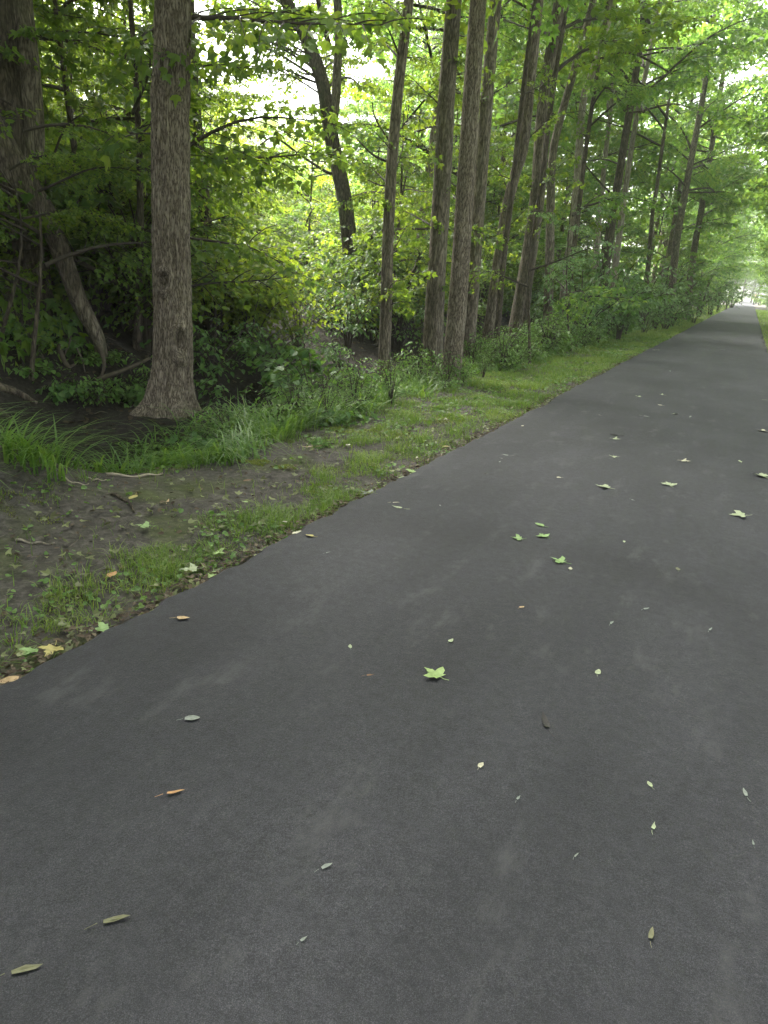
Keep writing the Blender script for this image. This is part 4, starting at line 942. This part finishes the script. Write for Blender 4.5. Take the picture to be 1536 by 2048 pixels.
flecks = [(1248, 1085), (1265, 1002), (1198, 1297), (1222, 1250), (1258, 1250), (1290, 1220), (1058, 1150), (1505, 1690), (1298, 1575), (1035, 1605), (967, 1590), (605, 1890), (700, 1300), (1160, 968), (1118, 955), (1200, 832), (1350, 830), (1380, 835), (1045, 850), (1003, 915), (1520, 880), (1000, 922), (1140, 1140), (655, 1105), (598, 1122), (880, 1010), (570, 1040), (1225, 790), (1430, 765), (1290, 835), (1320, 812), (1190, 1210), (900, 1290), (1150, 1720), (960, 1540), (1420, 1260), (1240, 700), (1340, 742), (1310, 700), (1450, 700)]
for i, (x, y) in enumerate(flecks[:]):
    if i in (2, 4, 6, 10, 13, 20, 24, 28, 31): continue
    P_(x + .1 * (i % 3), y, 9 + (i * 7) % 6 + (4 if y > 1200 else 0), ('oval', 'lance')[i % 2], ('pale', 'grey', 'cream', 'grey')[i % 4], LS, GS, az=random.uniform(-.6, .6) if y > 1100 else None)
# leaves lying on the verge
V_ = lambda *a, **k: fallen(*a, surf='verge', **k)
for a in ((423, 1137, 32, 'oval', 'lime', 'bright green leaf at the asphalt edge, low on the verge'), (222, 1138, 25, 'oval', 'orange', 'orange leaf lying on the mossy grass at left'), (100, 1288, 44, 'maple', 'yellow', 'large yellow leaf lowest on the verge'),
          (18, 1346, 36, 'oval', 'tan', 'tan leaf in the lowest left corner of the verge'), (596, 1057, 24, 'maple', 'cream', 'pale cream leaf on the verge touching the asphalt'), (827, 938, 34, 'maple', 'lime', 'pale green leaf at the asphalt edge under the pale twig, upper one'),
          (812, 948, 28, 'oval', 'lime', 'pale green leaf at the asphalt edge under the pale twig, lower one'), (733, 977, 32, 'maple', 'grey', 'curled greyish leaf at the edge of the verge'), (775, 966, 22, 'oval', 'brown', 'brown dead leaf beside the curled greyish leaf'),
          (798, 972, 22, 'oval', 'cream', 'cream scrap right of the brown dead leaf'), (266, 991, 26, 'oval', 'yellow', 'yellow leaf on the bare soil by the dark bent stick'), (335, 995, 24, 'lance', 'tan', 'pinkish tan leaf on the bare soil right of the yellow leaf'),
          (490, 993, 18, 'oval', 'lime', 'small bright leaf on the right end of the bare soil, upper one'), (472, 1016, 16, 'oval', 'lime', 'small bright leaf on the right end of the bare soil, lower one'), (697, 880, 17, 'oval', 'cream', 'small white-cream leaf in the middle of the verge'),
          (893, 886, 16, 'oval', 'yellow', 'small yellow leaf on the grass near the asphalt'), (378, 1128, 40, 'maple', 'pale', 'pale wilted leaf beside the bright green leaf'), (285, 1042, 34, 'maple', 'green', 'green leaf pointing right on the bare soil'),
          (618, 888, 30, 'lance', 'tan', 'long tan leaf at the back of the verge'), (495, 946, 18, 'oval', 'brown', 'rust brown leaf on the soil by the moss patch'), (440, 1093, 30, 'maple', 'lime', 'light green leaf on the grass above the bright green leaf'),
          (200, 1245, 40, 'maple', 'green', 'green leaf pressed into the grass on the low verge'), (55, 1290, 36, 'maple', 'green', 'darker green leaf left of the large yellow leaf'), (835, 905, 22, 'lance', 'cream', 'cream sliver above the pale twig'), (880, 917, 20, 'oval', 'lime', 'light leaf right at the end of the pale twig'), (700, 1000, 24, 'oval', 'olive', 'olive leaf on the ragged edge left of the greyish leaf'), (560, 1085, 26, 'maple', 'pale', 'pale leaf on the verge just below the cream one')):
    V_(*a[:5], a[5])

# ------------------------------------------------------------------ two people far down the path
def figure(name, pts, edges, rad, mt, parent, root):
    me = bpy.data.meshes.new(name); me.from_pydata(pts, edges, []); me.materials.append(mt)
    o = link(name, me, parent); sk = o.modifiers.new('skin', 'SKIN')
    for v, r in zip(me.skin_vertices[0].data, rad): v.radius = (r, r)
    me.skin_vertices[0].data[root].use_root = True
    o.modifiers.new('smooth', 'SUBSURF').levels = 1; o.modifiers['smooth'].render_levels = 1
    for p in me.polygons: p.use_smooth = True
    return o
skin = flat('skin', (.42, .27, .2)); hair = flat('dark_hair', (.03, .022, .018))
def person(loc, top, trousers, label, step=.22):
    t = empty('person', loc, label, 'person', 'people far along the path')
    J = [(0, 0, .95), (0, 0, 1.2), (0, .01, 1.42), (0, .01, 1.52), (0, .0, 1.64), (0, 0, 1.74),
         (.19, 0, 1.4), (.24, .05, 1.15), (.23, -.08, .93), (-.19, 0, 1.4), (-.24, -.05, 1.15), (-.23, .1, .93),
         (.09, 0, .9), (.1, -step * .6, .5), (.1, -step * .9, .09), (.1, -step * .9 - .16, .04), (-.09, 0, .9), (-.1, step * .4, .5), (-.1, step, .1), (-.1, step - .16, .05)]
    E_ = [(0, 1), (1, 2), (2, 3), (3, 4), (4, 5), (2, 6), (6, 7), (7, 8), (2, 9), (9, 10), (10, 11), (0, 12), (12, 13), (13, 14), (14, 15), (0, 16), (16, 17), (17, 18), (18, 19)]
    Rr = [.13, .13, .12, .055, .095, .07, .06, .045, .035, .06, .045, .035, .085, .06, .045, .04, .085, .06, .045, .04]
    figure('body', J, E_, Rr, skin, t, 0)
    up = [0, 1, 2, 6, 7, 9, 10]
    mp = {a: b for b, a in enumerate(up)}
    figure('shirt', [J[k] for k in up], [(mp[a], mp[b]) for a, b in E_ if a in mp and b in mp], [Rr[k] + .02 for k in up], top, t, 0)
    lo = [0, 12, 13, 14, 16, 17, 18]; mp = {a: b for b, a in enumerate(lo)}
    figure('trousers', [J[k] for k in lo], [(mp[a], mp[b]) for a, b in E_ if a in mp and b in mp], [Rr[k] + .02 for k in lo], trousers, t, 0)
    figure('hair', [(0, .02, 1.68), (0, .02, 1.77)], [(0, 1)], [.1, .07], hair, t, 0)
g = at(1519, 607, 122); person((g[0], g[1], path_z(g[0], g[1])), flat('pale_blue_shirt', (.65, .72, .8)), flat('dark_trousers', (.04, .045, .06)), 'person in a pale blue-white top walking far down the path')
g = at(1508.5, 607, 126); person((g[0], g[1], path_z(g[0], g[1])), flat('dark_top', (.03, .03, .03)), flat('dark_trousers', (.04, .045, .06)), 'person in dark clothes on the left side of the far path')
